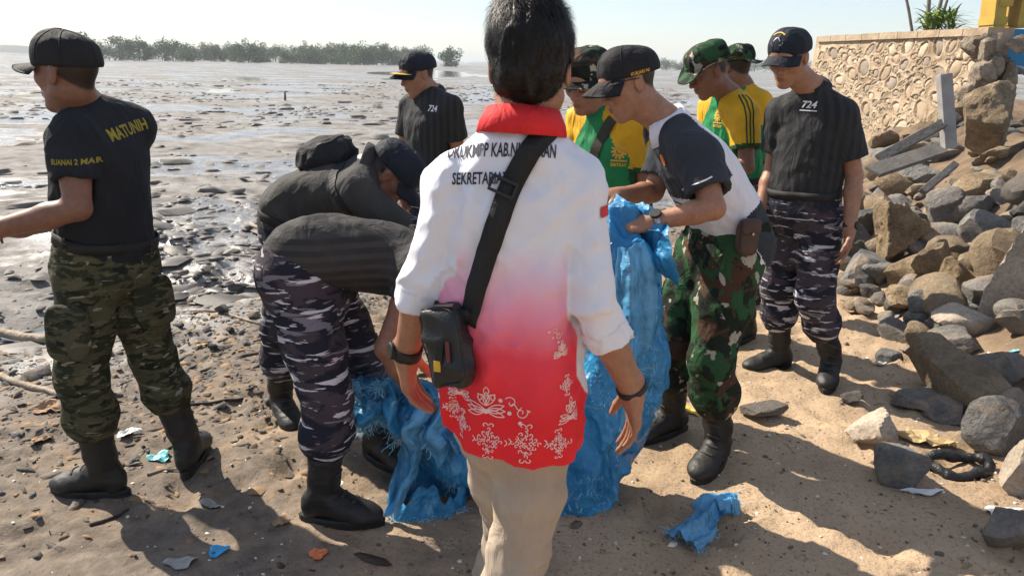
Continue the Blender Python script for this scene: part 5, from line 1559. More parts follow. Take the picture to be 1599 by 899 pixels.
low = [pts[-1] + (bagc + r_ * .046 + u_ * .07 - pts[-1]) * t for t in (.5, 1.0)]
front = [pts[0] + V(.010, .06, .018), pts[0] + V(-.01, .13, -.02), pts[0] + V(-.06, .19, -.12), V(J['chest'][0] - .04, J['chest'][1] + .15, J['chest'][2]), V(J['waist'][0] - .14, J['waist'][1] + .10, J['waist'][2] + .04), bagc - r_ * .02 + u_ * .075 - f_ * .01]
allp = smooth_path(front[::-1] + pts, 70, 2)
st = ribbon_on(bv, allp, .045, .003, .003)
st.part('strap', M['belt'], rootb, True)
MB().ribbon(low[:1] * 0 + [pts[-1] + V(0, -.004, .01)] + low, [f_] * 3, .036, .003).part('strap_end', M['belt'], rootb, True)
p, n_ = hitpx(bv, 786, 292); d_ = nrm(pts[5] - pts[3]); s_ = nrm(np.cross(d_, n_)); c_ = p + n_ * .009
bk = MB()
for k in (-1, 1):
    bk.box(c_ + d_ * .014 * k, s_ * .027, d_ * .003, n_ * .003); bk.box(c_ + s_ * .0255 * k, s_ * .003, d_ * .0108, n_ * .003)
bk.part('buckle', M['rubber'], rootb)
# ------------------------------------------------------------------ blue woven plastic sacking
def sack_mat(name, a, b, tr_=.25):
    n = NT(name); c = n.co()
    col = n.ramp(n.noise(c, 6, 5, .6), [(.3, a), (.7, b)])
    wear = n.ramp(n.noise(n.co(scale=(60, 60, 9), rot=(.2, .25, 0)), 1.0, 4, .6, .4), [(.56, 0.0), (.66, 1.0)])
    wear2 = n.ramp(n.noise(n.co(scale=(10, 10, 55), rot=(.1, -.3, .4)), 1.0, 4, .6, .4), [(.60, 0.0), (.68, 1.0)])
    patch = n.ramp(n.noise(c, 4.5, 4, .6), [(.42, .15), (.62, .9)])
    col = n.mix(n.math('MULTIPLY', n.math('MAXIMUM', wear, wear2), patch), col, (.24, .52, .70, 1))
    col = n.mix(n.ramp(n.noise(n.co(loc=(4, 2, 1)), 5, 5, .6), [(.56, 0.0), (.70, .6)]), col, (.012, .07, .15, 1))
    n.set(Base_Color=col, Roughness=.34, Specular_IOR_Level=.5)
    n.bump(n.noise(n.co(rot=(.4, .5, .3)), 9, 4, .55, 1.6), .45, .03)
    vo = n.n('TexVoronoi', feature='F1'); vo.inputs['Scale'].default_value = 17; vo.inputs['Detail'].default_value = 1.0
    vm = n.n('Mix', data_type='VECTOR'); vm.inputs[0].default_value = .12; nz_ = n.n('TexNoise'); nz_.inputs['Scale'].default_value = 8; n.l(c, nz_.inputs['Vector']); n.l(n.co(scale=(1, 1, .5)), vm.inputs[4]); n.l(nz_.outputs['Color'], vm.inputs[5]); n.l(vm.outputs[1], vo.inputs['Vector'])
    n.bump(vo.outputs['Distance'], .55, .03); n.bump(n.noise(n.co(scale=(1, 1, 3)), 240, 2), .35, .002)
    t = n.n('BsdfTranslucent'); n.l(col, t.inputs[0]); mx = n.n('MixShader'); mx.inputs[0].default_value = tr_
    n.l(n.b.outputs[0], mx.inputs[1]); n.l(t.outputs[0], mx.inputs[2]); n.l(mx.outputs[0], n.out.inputs[0])
    return n.m
M['sack'] = sack_mat('blue woven plastic', (.014, .17, .38, 1), (.05, .36, .66, 1), .3)
M['sack_pale'] = sack_mat('faded blue woven plastic', (.06, .30, .55, 1), (.17, .48, .74, 1), .3)
M['thread'] = plain('frayed blue thread', (.20, .50, .68), .6, .4, 40)
def crumple(seed, amp=1.0):
    def f(P):
        d = folds(P @ np.array([[.9, 0, .3], [0, 1, 0], [-.3, 0, .9]]), (7, 7, 3.6), .075 * amp, seed)
        d += folds(P @ np.array([[.6, .3, -.6], [-.3, .9, 0], [.6, .1, .8]]), (15, 15, 7), .036 * amp, seed + 1)
        d += folds(P, (34, 34, 16), .008 * amp, seed + 2)
        w_ = np.clip((P[:, 0] - .15) / .15, 0, 1) * np.clip(P[:, 2] / .25, 0, 1)
        d += w_ * .020 * np.sin(P[:, 0] * 62 + P[:, 1] * 30 + 3.5 * vnoise(P * (5, 5, 2.5), 44) + P[:, 2] * 6) * vnoise(P * (6, 6, 3), 45)
        return -d
    return f
def fringe(pts, dirs, n, L=(.02, .07), wd=.0012, seed=0, curl=.5):
    r_ = np.random.default_rng(seed); vs = []; fs = []
    pts = np.asarray(pts); dirs = np.asarray(dirs)
    for i in range(n):
        k = r_.integers(len(pts)); p = pts[k] + r_.normal(0, .006, 3); d = nrm(dirs[k] + r_.normal(0, .45, 3)); ln = r_.uniform(*L)
        s_ = nrm(np.cross(d, r_.normal(size=3))) * wd * .5; o = len(vs); q = p.copy(); ns = 6
        for t in range(ns):
            vs += [q - s_, q + s_]
            d = nrm(d + r_.normal(0, curl, 3) - V(0, 0, .12)); q = q + d * ln / (ns - 1); q[2] = max(q[2], .004)
        fs += [[o + 2 * t, o + 2 * t + 1, o + 2 * t + 3, o + 2 * t + 2] for t in range(ns - 1)]
    return vs, fs
def sheet(name, fn, nu, nv, mat, parent, seed, amp=.02):
    U = [(i / (nu - 1), j / (nv - 1)) for i in range(nu) for j in range(nv)]
    P = np.array([fn(u, v) for u, v in U])
    nz = np.stack([fbm(P * 9 + 7 * k, 3, seed + k) - .5 for k in range(3)], 1); nz2 = np.stack([np.abs(vnoise(P * 24 + k, seed + 9 + k) - .5) for k in range(3)], 1)
    P = P + nz * amp * 2 + (nz2 - .25) * amp
    P[:, 2] = np.maximum(P[:, 2], .008)
    T = np.array(P); N_ = np.zeros_like(P); G = P.reshape(nu, nv, 3)
    du = np.gradient(G, axis=0); dv = np.gradient(G, axis=1); nn = np.cross(du, dv); nn /= np.maximum(1e-9, np.linalg.norm(nn, axis=2))[..., None]
    B = (G - nn * .0016).reshape(-1, 3); f = grid_faces(nu, nv); m_ = nu * nv
    fs = f + [[k + m_ for k in q[::-1]] for q in f]
    part(name, np.concatenate([P, B]), fs, mat, parent)
    return G
root = empty('woven_sack', gp(900, 790)); tag(root, 'big crumpled blue woven plastic sack hanging from hands to the sand', 'sack')
Ys = 2.42
v_ = Vol(.0078); X_ = V(1, 0, 0)
v_.tube([(pt(975, 352, 2.56), X_, .060, .05), (pt(974, 410, 2.52), V(1, -.3, 0), .072, .055), (pt(968, 490, 2.50), V(1, -.2, 0), .100, .075), (pt(965, 590, 2.50), V(1, .0, 0), .138, .10), (pt(938, 680, 2.47), V(1, .1, 0), .140, .12), (pt(888, 752, 2.45), V(1, .2, 0), .135, .12)], .03, 4, 'u', 2.4)
v_.tube([(pt(888, 755, 2.45), V(1, 0, 0), .13, .10), (pt(830, 770, 2.50), V(.3, 1, 0), .12, .10), (pt(760, 740, 2.50), V(0, 1, .2), .10, .11), (pt(700, 690, 2.50), V(0, 1, .3), .09, .08), (pt(655, 640, 2.47), V(0, 1, .3), .07, .06)], .03, 4, 'u', 2.3)
v_.tube([(pt(655, 640, 2.47), V(0, 1, 0), .065, .06), (pt(610, 622, 2.52), V(0, 1, 0), .07, .055), (pt(570, 610, 2.58), V(0, 1, 0), .075, .05)], .03, 3, 'u', 2.2)
v_.clip(V(0, 2.4, .012), V(0, 0, -1), V(-2, 1, -1), V(2, 4, .1))
a, b = v_.build(crumple(3, 1.0)); part('sack_body', a, b, M['sack'], root); sb_ = bvh_of(a, b)
# gathered top drawn up between the two hands
def top(u, v):
    c0, c1 = pt(955, 318, 2.66), pt(1052, 350, 2.46)
    p = c0 * (1 - u) + c1 * u; dn = v * (.20 - .05 * math.sin(u * 3.1)); out = .05 * math.sin(v * 2.6) * (1 + .5 * math.sin(u * 9))
    return p + V(-.02 * math.sin(u * 14 + v * 3), -out + .02 * math.sin(u * 17), .035 * math.sin(u * 3.14) - dn)
G = sheet('gathered_top', top, 34, 22, M['sack'], root, 5, .018)
def top2(u, v):
    c0, c1 = pt(952, 320, 2.68), pt(1020, 332, 2.55)
    p = c0 * (1 - u) + c1 * u
    return p + V(.01 * math.sin(u * 20), -.10 * v + .02 * math.sin(u * 11), .03 * math.sin(u * 3.14) + .02 * math.sin(v * 5 + u * 9) - .06 * v)
sheet('top_fold', top2, 24, 14, M['sack_pale'], root, 8, .016)
# a hanging flap on the right, draped beside the camouflage leg
def flap(u, v):
    a_, b_ = pt(960, 385, 2.44), pt(1006, 372, 2.40); c_, d_ = pt(950, 700, 2.36), pt(1014, 560, 2.42)
    p = (a_ * (1 - u) + b_ * u) * (1 - v) + (c_ * (1 - u) + d_ * u) * v
    return p + V(.022 * math.sin(v * 3.1) * (1 + u), -.035 * math.sin(u * 3.1 + .4) + .012 * math.sin(u * 12 + v * 2), 0)
Gf = sheet('hanging_flap', flap, 26, 44, M['sack_pale'], root, 14, .014)
# the open mouth lying on the sand
mc = gp(662, 806); mc = V(mc[0], mc[1] + .04, 0)
def mouth(u, v):
    t = u * 2 * math.pi; r = 1 + .12 * math.sin(2 * t + 1) + .08 * math.sin(5 * t)
    rx, ry = .128 * r, .105 * r; hgt = .10 + .20 * max(0, math.sin(t)) ** 1.2 * (1.0) + .04 * math.sin(3 * t) + .02 * math.sin(9 * t)
    rx *= 1 - .28 * v * v; ry *= 1 - .15 * v
    return mc + V(math.cos(t) * rx + .015 * v, math.sin(t) * ry, .006 + v * hgt)
Gm = sheet('sack_mouth', mouth, 70, 16, M['sack'], root, 21, .016)
def loop(u, v):
    a_ = [pt(668, 655, 2.36), pt(640, 690, 2.33), pt(622, 735, 2.32), pt(606, 790, 2.30)]
    k = min(2.999, u * 3); i = int(k); p = a_[i] * (1 - (k - i)) + a_[i + 1] * (k - i)
    return p + V(.07 * (v - .5) * (1.1 - .2 * u) + .02, .02 * math.sin(v * 6) - .02, .014 * math.sin(v * 8 + u * 4))
sheet('twisted_fold', loop, 34, 20, M['sack_pale'], root, 31, .030)
# ruffled folds heaped on the left, over the boot
def ruffle(u, v):
    a_, b_ = pt(550, 596, 2.46), pt(650, 606, 2.36); c_, d_ = pt(556, 655, 2.40), pt(700, 690, 2.30)
    p = (a_ * (1 - u) + b_ * u) * (1 - v) + (c_ * (1 - u) + d_ * u) * v
    return p + V(.012 * math.sin(v * 9), -.05 * math.sin(v * 3.1) + .030 * math.sin(u * 19 + 2 * v), .028 * math.sin(u * 13 + v * 5))
Gr = sheet('ruffled_fold', ruffle, 46, 22, M['sack'], root, 51, .022)
def ruffle2(u, v):
    a_, b_ = pt(640, 612, 2.33), pt(700, 640, 2.30); c_, d_ = pt(636, 700, 2.28), pt(716, 730, 2.28)
    p = (a_ * (1 - u) + b_ * u) * (1 - v) + (c_ * (1 - u) + d_ * u) * v
    return p + V(.02 * math.sin(v * 7 + u * 3), -.04 * math.sin(v * 3.1) + .022 * math.sin(u * 15 + 3 * v), .018 * math.sin(u * 11))
sheet('draped_fold', ruffle2, 34, 26, M['sack_pale'], root, 57, .024)
# loose threads along every torn edge
vs, fs = [], []
def addf(a, b):
    fs.extend([[k + len(vs) for k in q] for q in b]); vs.extend(a)
addf(*fringe([Gm[i, 0] for i in range(38, 70)], [nrm(Gm[i, 0] - mc) + V(0, 0, .15) for i in range(38, 70)], 420, (.015, .05), .0019, 1))
addf(*fringe([pt(px, py, 2.40) for px, py in ((555, 622), (565, 640), (580, 650), (592, 600), (600, 606), (612, 600), (560, 600), (640, 612), (690, 625), (700, 640))], [V(-.2, -.5, -.6)] * 10, 520, (.02, .09), .0019, 2))
addf(*fringe([Gr[k, -1] for k in range(46)], [V(-.1, -.5, -.7)] * 46, 380, (.015, .07), .0017, 12))
addf(*fringe([Gf[-1 - k, -1] for k in range(26)] + [Gf[-1, 43 - k] for k in range(14)], [V(.1, -.4, -.8)] * 40, 220, (.02, .07), .0018, 3))
def surf_threads(region, n, seed, L):
    r_ = random.Random(seed); P_, D_ = [], []
    for _ in range(n):
        h, nn = hitpx(sb_, r_.uniform(region[0], region[2]), r_.uniform(region[1], region[3]))
        if h is not None: P_.append(h); D_.append(nn * .5 + V(r_.uniform(-1, 1), 0, -.8))
    if P_: addf(*fringe(P_, D_, n * 4, L, .0015, seed, .7))
surf_threads((900, 520, 1025, 640), 120, 4, (.015, .045)); surf_threads((700, 620, 740, 760), 40, 5, (.02, .05)); surf_threads((545, 590, 640, 660), 110, 6, (.015, .045)); surf_threads((870, 740, 960, 800), 60, 7, (.02, .05)); surf_threads((630, 610, 700, 700), 110, 8, (.015, .045))
o = part('loose_threads', vs, np.array(fs), M['thread'], root); o['kind'] = 'stuff'
# torn strip left on the sand
root = empty('sack_strip', on_ground(1092, 820)); tag(root, 'torn strip of blue sacking with frayed ends lying on shaded sand', 'sack')
A_ = [on_ground(1062, 850), on_ground(1085, 838), on_ground(1100, 812), on_ground(1108, 790), on_ground(1135, 792), on_ground(1152, 798)]
W_ = [.085, .085, .055, .075, .06, .03]
def strip(u, v):
    k = min(len(A_) - 1.001, u * (len(A_) - 1)); i = int(k); f_ = k - i; f_ = f_ * f_ * (3 - 2 * f_)
    p = A_[i] * (1 - f_) + A_[i + 1] * f_; w_ = W_[i] * (1 - f_) + W_[i + 1] * f_; d = nrm((A_[min(i + 1, 5)] - A_[max(i - 1, 0)]) * V(1, 1, 0)); s_ = V(-d[1], d[0], 0)
    return p + s_ * w_ * (v - .5) * 2 * .8 + V(0, 0, .014 + .035 * math.sin(v * 3.14) * (1 + .4 * math.sin(u * 8)) + .012 * math.sin(v * 15 + u * 5))
G = sheet('strip', strip, 40, 20, M['sack_pale'], root, 41, .012)
vs, fs = [], []
addf(*fringe(list(G[0]) + list(G[-1]), [A_[0] - A_[1]] * 20 + [A_[5] - A_[4]] * 20, 150, (.01, .035), .0014, 9))
addf(*fringe([G[i, 0] for i in range(0, 14)] + [G[i, -1] for i in range(0, 12)], [V(0, -1, .2)] * 14 + [V(-.3, 1, .3)] * 12, 110, (.008, .028), .0014, 10))
o = part('loose_threads', vs, np.array(fs), M['thread'], root); o['kind'] = 'stuff'
# ------------------------------------------------------------------ boulders of the broken revetment
def ico(sub):
    bm = bmesh.new(); bmesh.ops.create_icosphere(bm, subdivisions=sub, radius=1)
    v = np.array([q.co[:] for q in bm.verts]); f = np.array([[q.index for q in t.verts] for t in bm.faces]); bm.free(); return v, f
ICO = {k: ico(k) for k in (2, 3, 4, 5)}
def rock_verts(size, seed, sub=3, rough=.05, planes=13, rot=None, flat=0.0):
    r_ = np.random.default_rng(seed); d, f = ICO[sub]
    N = r_.normal(size=(planes, 3)); N /= np.linalg.norm(N, axis=1)[:, None]; h = r_.uniform(.52, .98, planes)
    if flat: N[0] = (0, 0, 1); h[0] = flat; N[1] = (0, 0, -1); h[1] = .8
    q = d @ N.T; t = np.where(q > .08, h / np.maximum(q, .08), 9)
    t = np.minimum(t, 1.22); k = 90.0
    r = -np.log(np.exp(-k * t).sum(1)) / k
    P = d * r[:, None]
    P = P + d * ((fbm(d * 2.3 + seed, 4, seed % 97) - .5) * rough * 1.9 + (fbm(d * 7 + seed, 4, seed % 89) - .5) * rough * 1.7)[:, None]
    P = P * np.asarray(size)
    if rot is None: rot = (r_.uniform(-.3, .3), r_.uniform(-.3, .3), r_.uniform(0, 6.28))
    R = np.array(Matrix.Rotation(rot[2], 3, 'Z') @ Matrix.Rotation(rot[1], 3, 'Y') @ Matrix.Rotation(rot[0], 3, 'X'))
    return P @ R.T, f
def rock_mat(name, stops, bs=26, bump=.6, rough=.85, dist=.02, stain=None):
    n = NT(name); c = n.co()
    rnd = n.n('ObjectInfo').outputs['Random']
    off = n.n('VectorMath', operation='ADD'); n.l(c, off.inputs[0])
    cmb = n.n('CombineXYZ'); m10 = n.math('MULTIPLY', rnd, 37.0)
    for k in range(3): n.l(m10, cmb.inputs[k])
    n.l(cmb.outputs[0], off.inputs[1]); o = off.outputs[0]
    col = n.ramp(n.noise(o, 5, 7, .66), stops)
    col = n.mix(1.0, col, n.ramp(n.noise(o, 60, 5, .7), [(.3, (.55, .55, .55, 1)), (.6, (1.12, 1.12, 1.12, 1))]), 'MULTIPLY')
    col = n.mix(n.math('MULTIPLY', rnd, .35), col, (.23, .19, .15, 1))
    if stain: col = n.mix(n.ramp(n.noise(o, 3.2, 6, .7), [(.50, 0.0), (.64, .75)]), col, stain)
    n.set(Base_Color=col, Roughness=rough, Specular_IOR_Level=.3)
    n.bump(n.noise(o, bs, 7, .68), bump, dist); n.bump(n.noise(o, bs * 6, 4, .7), bump * .7, dist * .2)
    return n.m
M['basalt'] = rock_mat('blue grey basalt', [(.3, (.060, .063, .065, 1)), (.5, (.145, .146, .143, 1)), (.7, (.27, .255, .23, 1))], 18, .9, .85, .035, stain=(.34, .255, .17, 1))
M['tanrock'] = rock_mat('crusty brown conglomerate', [(.3, (.12, .085, .05, 1)), (.5, (.27, .195, .115, 1)), (.7, (.42, .33, .215, 1))], 16, 1.0, .95, .05)
M['palerock'] = rock_mat('pale dusty stone', [(.3, (.24, .20, .155, 1)), (.5, (.36, .30, .235, 1)), (.7, (.46, .39, .31, 1))], 22, .5, .95, .02)
M['darkrock'] = rock_mat('dark wet rock', [(.3, (.022, .022, .022, 1)), (.5, (.055, .053, .050, 1)), (.7, (.12, .11, .10, 1))], 20, .9, .7, .03)
NR = [0]
def rock(px, pbase, wpx, hpx, mat, label, group=None, lift=0.0, dep=.8, seed=None, sub=3, rough=.05, planes=13, rot=None, flat=0.0, y=None, nm='boulder'):
    NR[0] += 1; seed = seed or 1000 + NR[0] * 7
    p = on_ground(px, pbase) if y is None else pt(px, pbase, y)
    k = (p[1] * _c + (CAM_H - p[2]) * _s) / FPX
    sx = wpx * k * .5 * 1.06; szz = hpx * k * .5 * 1.12
    v, f = rock_verts((sx, sx * dep, szz), seed, sub, rough, planes, rot if rot is not None else (random.uniform(-.2, .2), random.uniform(-.2, .2), random.uniform(-.5, .5)), flat)
    lo = v[:, 2].min(); v[:, 2] += -lo - min(.05, szz * .25) + lift
    v += V(p[0], p[1] + sx * dep * .55, p[2])
    o = thing(nm, v, f, M[mat], True, V(p[0], p[1] + sx * dep * .55, v[:, 2].min())); o.data.set_sharp_from_angle(angle=.5)
    return tag(o, label, 'rock', group)
GR = 'loose grey boulders in the rubble slope'; TR = 'brown crusty boulders in the rubble slope'
LG = 'rough grey boulder lying in the rubble slope below the stone wall'; LT = 'crusty brown boulder lying in the rubble slope below the stone wall'
for i, (u, h, o_, r_) in enumerate(CORE):
    v, f = rock_verts((r_, r_ * .8, r_ * .8), 300 + i, 4, .10, 9, (i, i * 1.7, i * .6))
    q = part('rubble_block', v + wp(u, h, o_), f, M['core'], wall_root); q.data.set_sharp_from_angle(angle=.6)
# the ones that stand out
rock(1408, 762, 84, 58, 'basalt', 'dark grey boulder on the sand beside the black tyre scrap', sub=4, planes=11)
rock(1372, 700, 78, 62, 'palerock', 'pale blocky stone half sunk in sand among dry weed', sub=4, dep=1.0)
rock(1585, 860, 90, 68, 'basalt', 'blue grey boulder at the edge of the shaded sand', sub=4)
rock(1588, 856, 52, 28, 'tanrock', 'small crusty brown lump in front of the blue grey boulder', sub=3, rough=.09)
rock(1600, 775, 54, 92, 'palerock', 'tall pale stone beside the sloping grey boulder', sub=4)
rock(1560, 708, 84, 72, 'basalt', 'sloping grey boulder with a flat tilted face behind the tyre scrap', sub=4, planes=9)
rock(1487, 660, 66, 40, 'basalt', 'low flat-topped grey stone between two slabs on the sand', sub=4, flat=.5)
rock(1438, 640, 92, 34, 'basalt', 'broad thin grey slab leaning on the sand by the weed', sub=4, flat=.4, planes=8)
rock(1538, 640, 52, 46, 'basalt', 'rounded squarish grey boulder behind the flat-topped stone', sub=4)
rock(1555, 612, 92, 62, 'basalt', 'large grey boulder with one pale dusty face beyond the slabs', sub=4, planes=9)
rock(1592, 650, 62, 60, 'basalt', 'grey boulder jammed under the right hand stones', sub=3)
rock(1512, 520, 88, 46, 'palerock', 'smooth pinkish tan block with a flat top', sub=4, flat=.55, planes=8)
rock(1508, 556, 96, 44, 'basalt', 'dark stone under the pinkish tan block', sub=4, y=None)
rock(1462, 492, 76, 46, 'basalt', 'pointed grey boulder in front of the brown rubble', sub=4, planes=10)
rock(1540, 486, 78, 52, 'basalt', 'dark grey boulder with a brown crust on top', sub=4)
rock(1408, 410, 92, 92, 'tanrock', 'big crusty brown boulder with grey slab resting on it', sub=5, rough=.085, dep=.9)
rock(1470, 368, 54, 62, 'basalt', 'grey slab tilted against the big brown boulder', sub=4, planes=8, lift=.08)
rock(1468, 448, 66, 72, 'tanrock', 'upright knobbly brown rock in the middle of the rubble', sub=5, rough=.085)
rock(1496, 470, 62, 60, 'tanrock', 'brown rock wedged beside the knobbly upright one', sub=4, rough=.085)
rock(1426, 486, 70, 36, 'tanrock', 'low brown rock at the foot of the knobbly upright one', sub=4, rough=.085)
rock(1380, 444, 66, 42, 'basalt', 'grey boulder at the sand edge below the big brown one', sub=4)
rock(1424, 458, 46, 32, 'basalt', 'small grey boulder tucked under the big brown one', sub=3)
rock(1433, 556, 46, 16, 'basalt', 'small flat grey stone alone on the orange sand', sub=3, flat=.5)
rock(1352, 492, 34, 26, 'palerock', 'small pale stone on the sand near blue litter', sub=3)
rock(1328, 632, 36, 22, 'darkrock', 'small dark lump on the sand beside the boot shadow', sub=3, rough=.09)
rock(1592, 640, 130, 330, 'palerock', 'huge pale broken wall slab standing on end among the boulders', sub=5, rough=.035, dep=.7, y=3.95, flat=0, planes=9, rot=(0, .06, .2))
rock(1188, 652, 86, 28, 'darkrock', 'flat dark slab lying on sand behind the laced boot', sub=4, flat=.45, dep=.55)
rock(1545, 268, 88, 108, 'tanrock', 'massive crusty tan block under the broken wall end', sub=5, rough=.075)
rock(1335, 420, 70, 60, 'darkrock', 'dark boulder behind the standing man beside the big brown one', sub=4, rough=.08)
rock(1350, 380, 56, 50, 'darkrock', 'dark shaggy rock above the sand behind the standing man', sub=4, rough=.09)
# the pile itself
rr = random.Random(21); cnt = 0
for t in range(1500):
    if cnt >= 280: break
    y = rr.choice((rr.uniform(2.9, 6), rr.uniform(4, 9), rr.uniform(6, 13))); toe = float(np.interp(y, TOE[:, 0], TOE[:, 1]))
    x = toe + rr.uniform(-.10, 1.9) + (.3 if y > 8 else 0)
    # keep clear of the wall
    rel = V(x, y) - V(WN[0], WN[1])
    if rel @ wn_[:2] < .22 and -0.6 < rel @ wd_[:2]: continue
    z = hz(x, y); cx = (x) / (y * _c + (CAM_H - z) * _s) * FPX + 799.5
    if cx > 1720 or cx < 1200: continue
    big = rr.random() < .15; s = rr.uniform(.045, .12) if not big else rr.uniform(.13, .23)
    tan = rr.random() < .36; dk = rr.random() < .18  # brown and dark rock materials are picked at random
    v, f = rock_verts((s * rr.uniform(.9, 1.5), s * rr.uniform(.8, 1.2), s * rr.uniform(.55, .9)), 5000 + t, 3 if (s > .10 or y < 6) else 2, .11 if tan else .065, rr.choice((6, 7, 8, 10)), (rr.uniform(-.5, .5), rr.uniform(-.5, .5), rr.uniform(0, 6.28)))
    v += V(x, y, z + s * rr.uniform(.12, .42))
    o = thing('boulder' if s > .1 else 'stone', v, f, M['tanrock'] if tan else M['darkrock'] if dk else M['basalt'], True, V(x, y, v[:, 2].min()))
    o.data.set_sharp_from_angle(angle=.5)
    dx = x - toe
    zone = 'at the sand edge of the rubble' if dx < .45 else 'close under the stone wall' if y > 6.5 else 'up the rubble slope among the boards' if y > 4.8 else 'in the rubble by the huge pale slab'
    lb = ('crusty brown ' if tan else 'very dark ' if dk else 'rough grey ') + ('boulder ' if s > .1 else 'stone ') + zone
    tag(o, lb, 'rock', lb.split(' ')[1] + ' rocks ' + zone); cnt += 1
# planks and concrete post in the rubble
wood = plain('weathered grey board', (.12, .11, .098), .9, .3, 6, .6, 40, dist=.01)
def board(p0, p1, wd, th, label, nrm_=V(-.3, -.8, .5), mat=wood, nm='plank'):
    d = p1 - p0; s_ = nrm(np.cross(d, nrm_)); n_ = nrm(np.cross(s_, d)); o = MB().box((p0 + p1) / 2, d / 2, s_ * wd / 2, n_ * th / 2).thing(nm, mat)
    m_ = o.modifiers.new('edge', 'BEVEL'); m_.width = .006; m_.segments = 2
    return tag(o, label, 'board' if nm == 'plank' else 'post')
yb = 5.6
board(pt(1372, 248, 5.7), pt(1496, 180, 6.1), .08, .03, 'long dark board leaning up across the rubble to the grey post')
board(pt(1362, 268, 5.2), pt(1470, 232, 5.6), .13, .03, 'wide grey board lying flat on the rubble under the dark one', V(-.1, -.5, .9))
board(pt(1482, 232, 6.0), pt(1474, 116, 6.1), .095, .08, 'upright grey concrete post standing in the rubble by the wall', V(0, -1, 0), plain('grey concrete', (.27, .26, .25), .9, .2, 8, .5, 50, dist=.008), 'concrete_post')
board(pt(1440, 300, 5.0), pt(1492, 256, 5.2), .05, .04, 'short dark timber offcut among the stones below the boards')
# ------------------------------------------------------------------ driftwood, litter and beach grit
M['drift'] = plain('bleached driftwood', (.30, .24, .18), .85, .35, 14, .7, 50, dist=.01)
M['darkstick'] = plain('dark wet stick', (.045, .034, .026), .75, .4, 20, .6, 60, dist=.006)
def stick(p0, p1, r, mat, label, nm='stick', sag=.0, group=None):
    a, b = on_ground(*p0), on_ground(*p1); n_ = 9; pts = []
    r_ = random.Random(int(p0[0] * 7 + p1[1])); L = np.linalg.norm(b - a); sd = nrm(np.cross(b - a, V(0, 0, 1)))
    for i in range(n_):
        t = i / (n_ - 1); q = a * (1 - t) + b * t; q = q + sd * (r_.uniform(-.02, .02) + sag * math.sin(math.pi * t)) * L; q[2] = max(hz(q[0], q[1]), q[2] - .01) + r * .7; pts.append(q)
    zf = np.polyfit(np.arange(n_), [q[2] for q in pts], 2); 
    for i, q in enumerate(pts): q[2] = max(.35 * q[2] + .65 * np.polyval(zf, i), hz(q[0], q[1]) + r * .2)
    rad = [r * (1 - .35 * i / (n_ - 1)) * r_.uniform(.85, 1.15) for i in range(n_)]
    return tag(MB().tube(pts, rad, 8).thing(nm, mat, True), label, 'stick' if r < .03 else 'log', group)
stick((-30, 516), (78, 534), .034, M['drift'], 'thick bleached log lying in the shallow pool behind the camouflage legs', 'log')
stick((-10, 590), (98, 622), .018, M['drift'], 'long pale driftwood stick running to the camouflage leg', 'stick')
stick((285, 634), (395, 622), .009, M['darkstick'], 'thin dark branch lying on the brown sand between boots', 'stick', .04)
stick((310, 466), (388, 456), .016, M['darkstick'], 'dark waterlogged stick at the pool edge', 'stick')
stick((318, 396), (420, 404), .012, M['drift'], 'straight thin stick lying on mud behind the pool', 'stick')
stick((392, 352), (440, 378), .022, M['drift'], 'short grey driftwood branch beside the bent man', 'stick')
stick((300, 484), (410, 508), .012, M['drift'], 'weathered lath lying at the tide line', 'stick')
stick((140, 822), (200, 796), .008, M['darkstick'], 'short dark twig in the boot shadow', 'stick', .1)
stick((575, 326), (640, 318), .02, M['drift'], 'pale pole on the mud under the stooping man', 'stick')
stick((230, 742), (300, 732), .006, M['drift'], 'thin reddish twig beside the far boot', 'stick')
for i, (px, py, wd) in enumerate(((275, 436, 15), (308, 436, 18), (336, 438, 10), (300, 470, 18), (372, 458, 34), (250, 420, 10), (60, 488, 18), (50, 590, 14), (345, 490, 26), (395, 498, 26), (262, 476, 16), (358, 520, 18), (385, 540, 16), (282, 512, 14), (330, 545, 18))):
    rock(px, py, wd, wd * .55, 'darkrock' if i % 3 else 'basalt', 'small dark wet stone lying in the tide pool shallows', 'wet stones along the tide pool', sub=2, nm='stone')
# scraps of plastic and card
def scrap(px, py, wpx, hpx, mat, label, cat='litter', seed=0, nm='scrap', lift=.006):
    c0 = on_ground(px, py); r_ = np.random.default_rng(seed + px); k = (c0[1] * _c + CAM_H * _s) / FPX; a = wpx * k / 2; b = hpx * k / 2 * 1.9
    nu = 9; vs = []; rot = r_.uniform(-.5, .5)
    for i in range(nu):
        for j in range(nu):
            x, y = (i / (nu - 1) - .5) * 2, (j / (nu - 1) - .5) * 2; q = max(abs(x), abs(y)); rr_ = math.hypot(x, y)
            f_ = q / max(rr_, 1e-6) * (1 + .25 * math.sin(3 * math.atan2(y, x) + seed)) if rr_ > 0 else 1
            X0, Y0 = x * f_ * a, y * f_ * b; X1, Y1 = X0 * math.cos(rot) - Y0 * math.sin(rot), X0 * math.sin(rot) + Y0 * math.cos(rot)
            vs.append((c0[0] + X1, c0[1] + Y1))
    vs = np.array(vs); z = height(vs[:, 0], vs[:, 1]) + lift + np.abs(fbm(np.c_[vs * 30, vs[:, 0] * 0], 3, seed) - .4) * min(a, b) * 1.4
    f = grid_faces(nu, nu); m_ = nu * nu; V3 = np.c_[vs, z]
    o = thing(nm, np.r_[V3, V3 - (0, 0, .002)], f + [[q + m_ for q in t[::-1]] for t in f], mat, False)
    return tag(o, label, cat)
pl = lambda nm, c, r=.4: plain(nm, c, r, .15, 30, .3, 60)
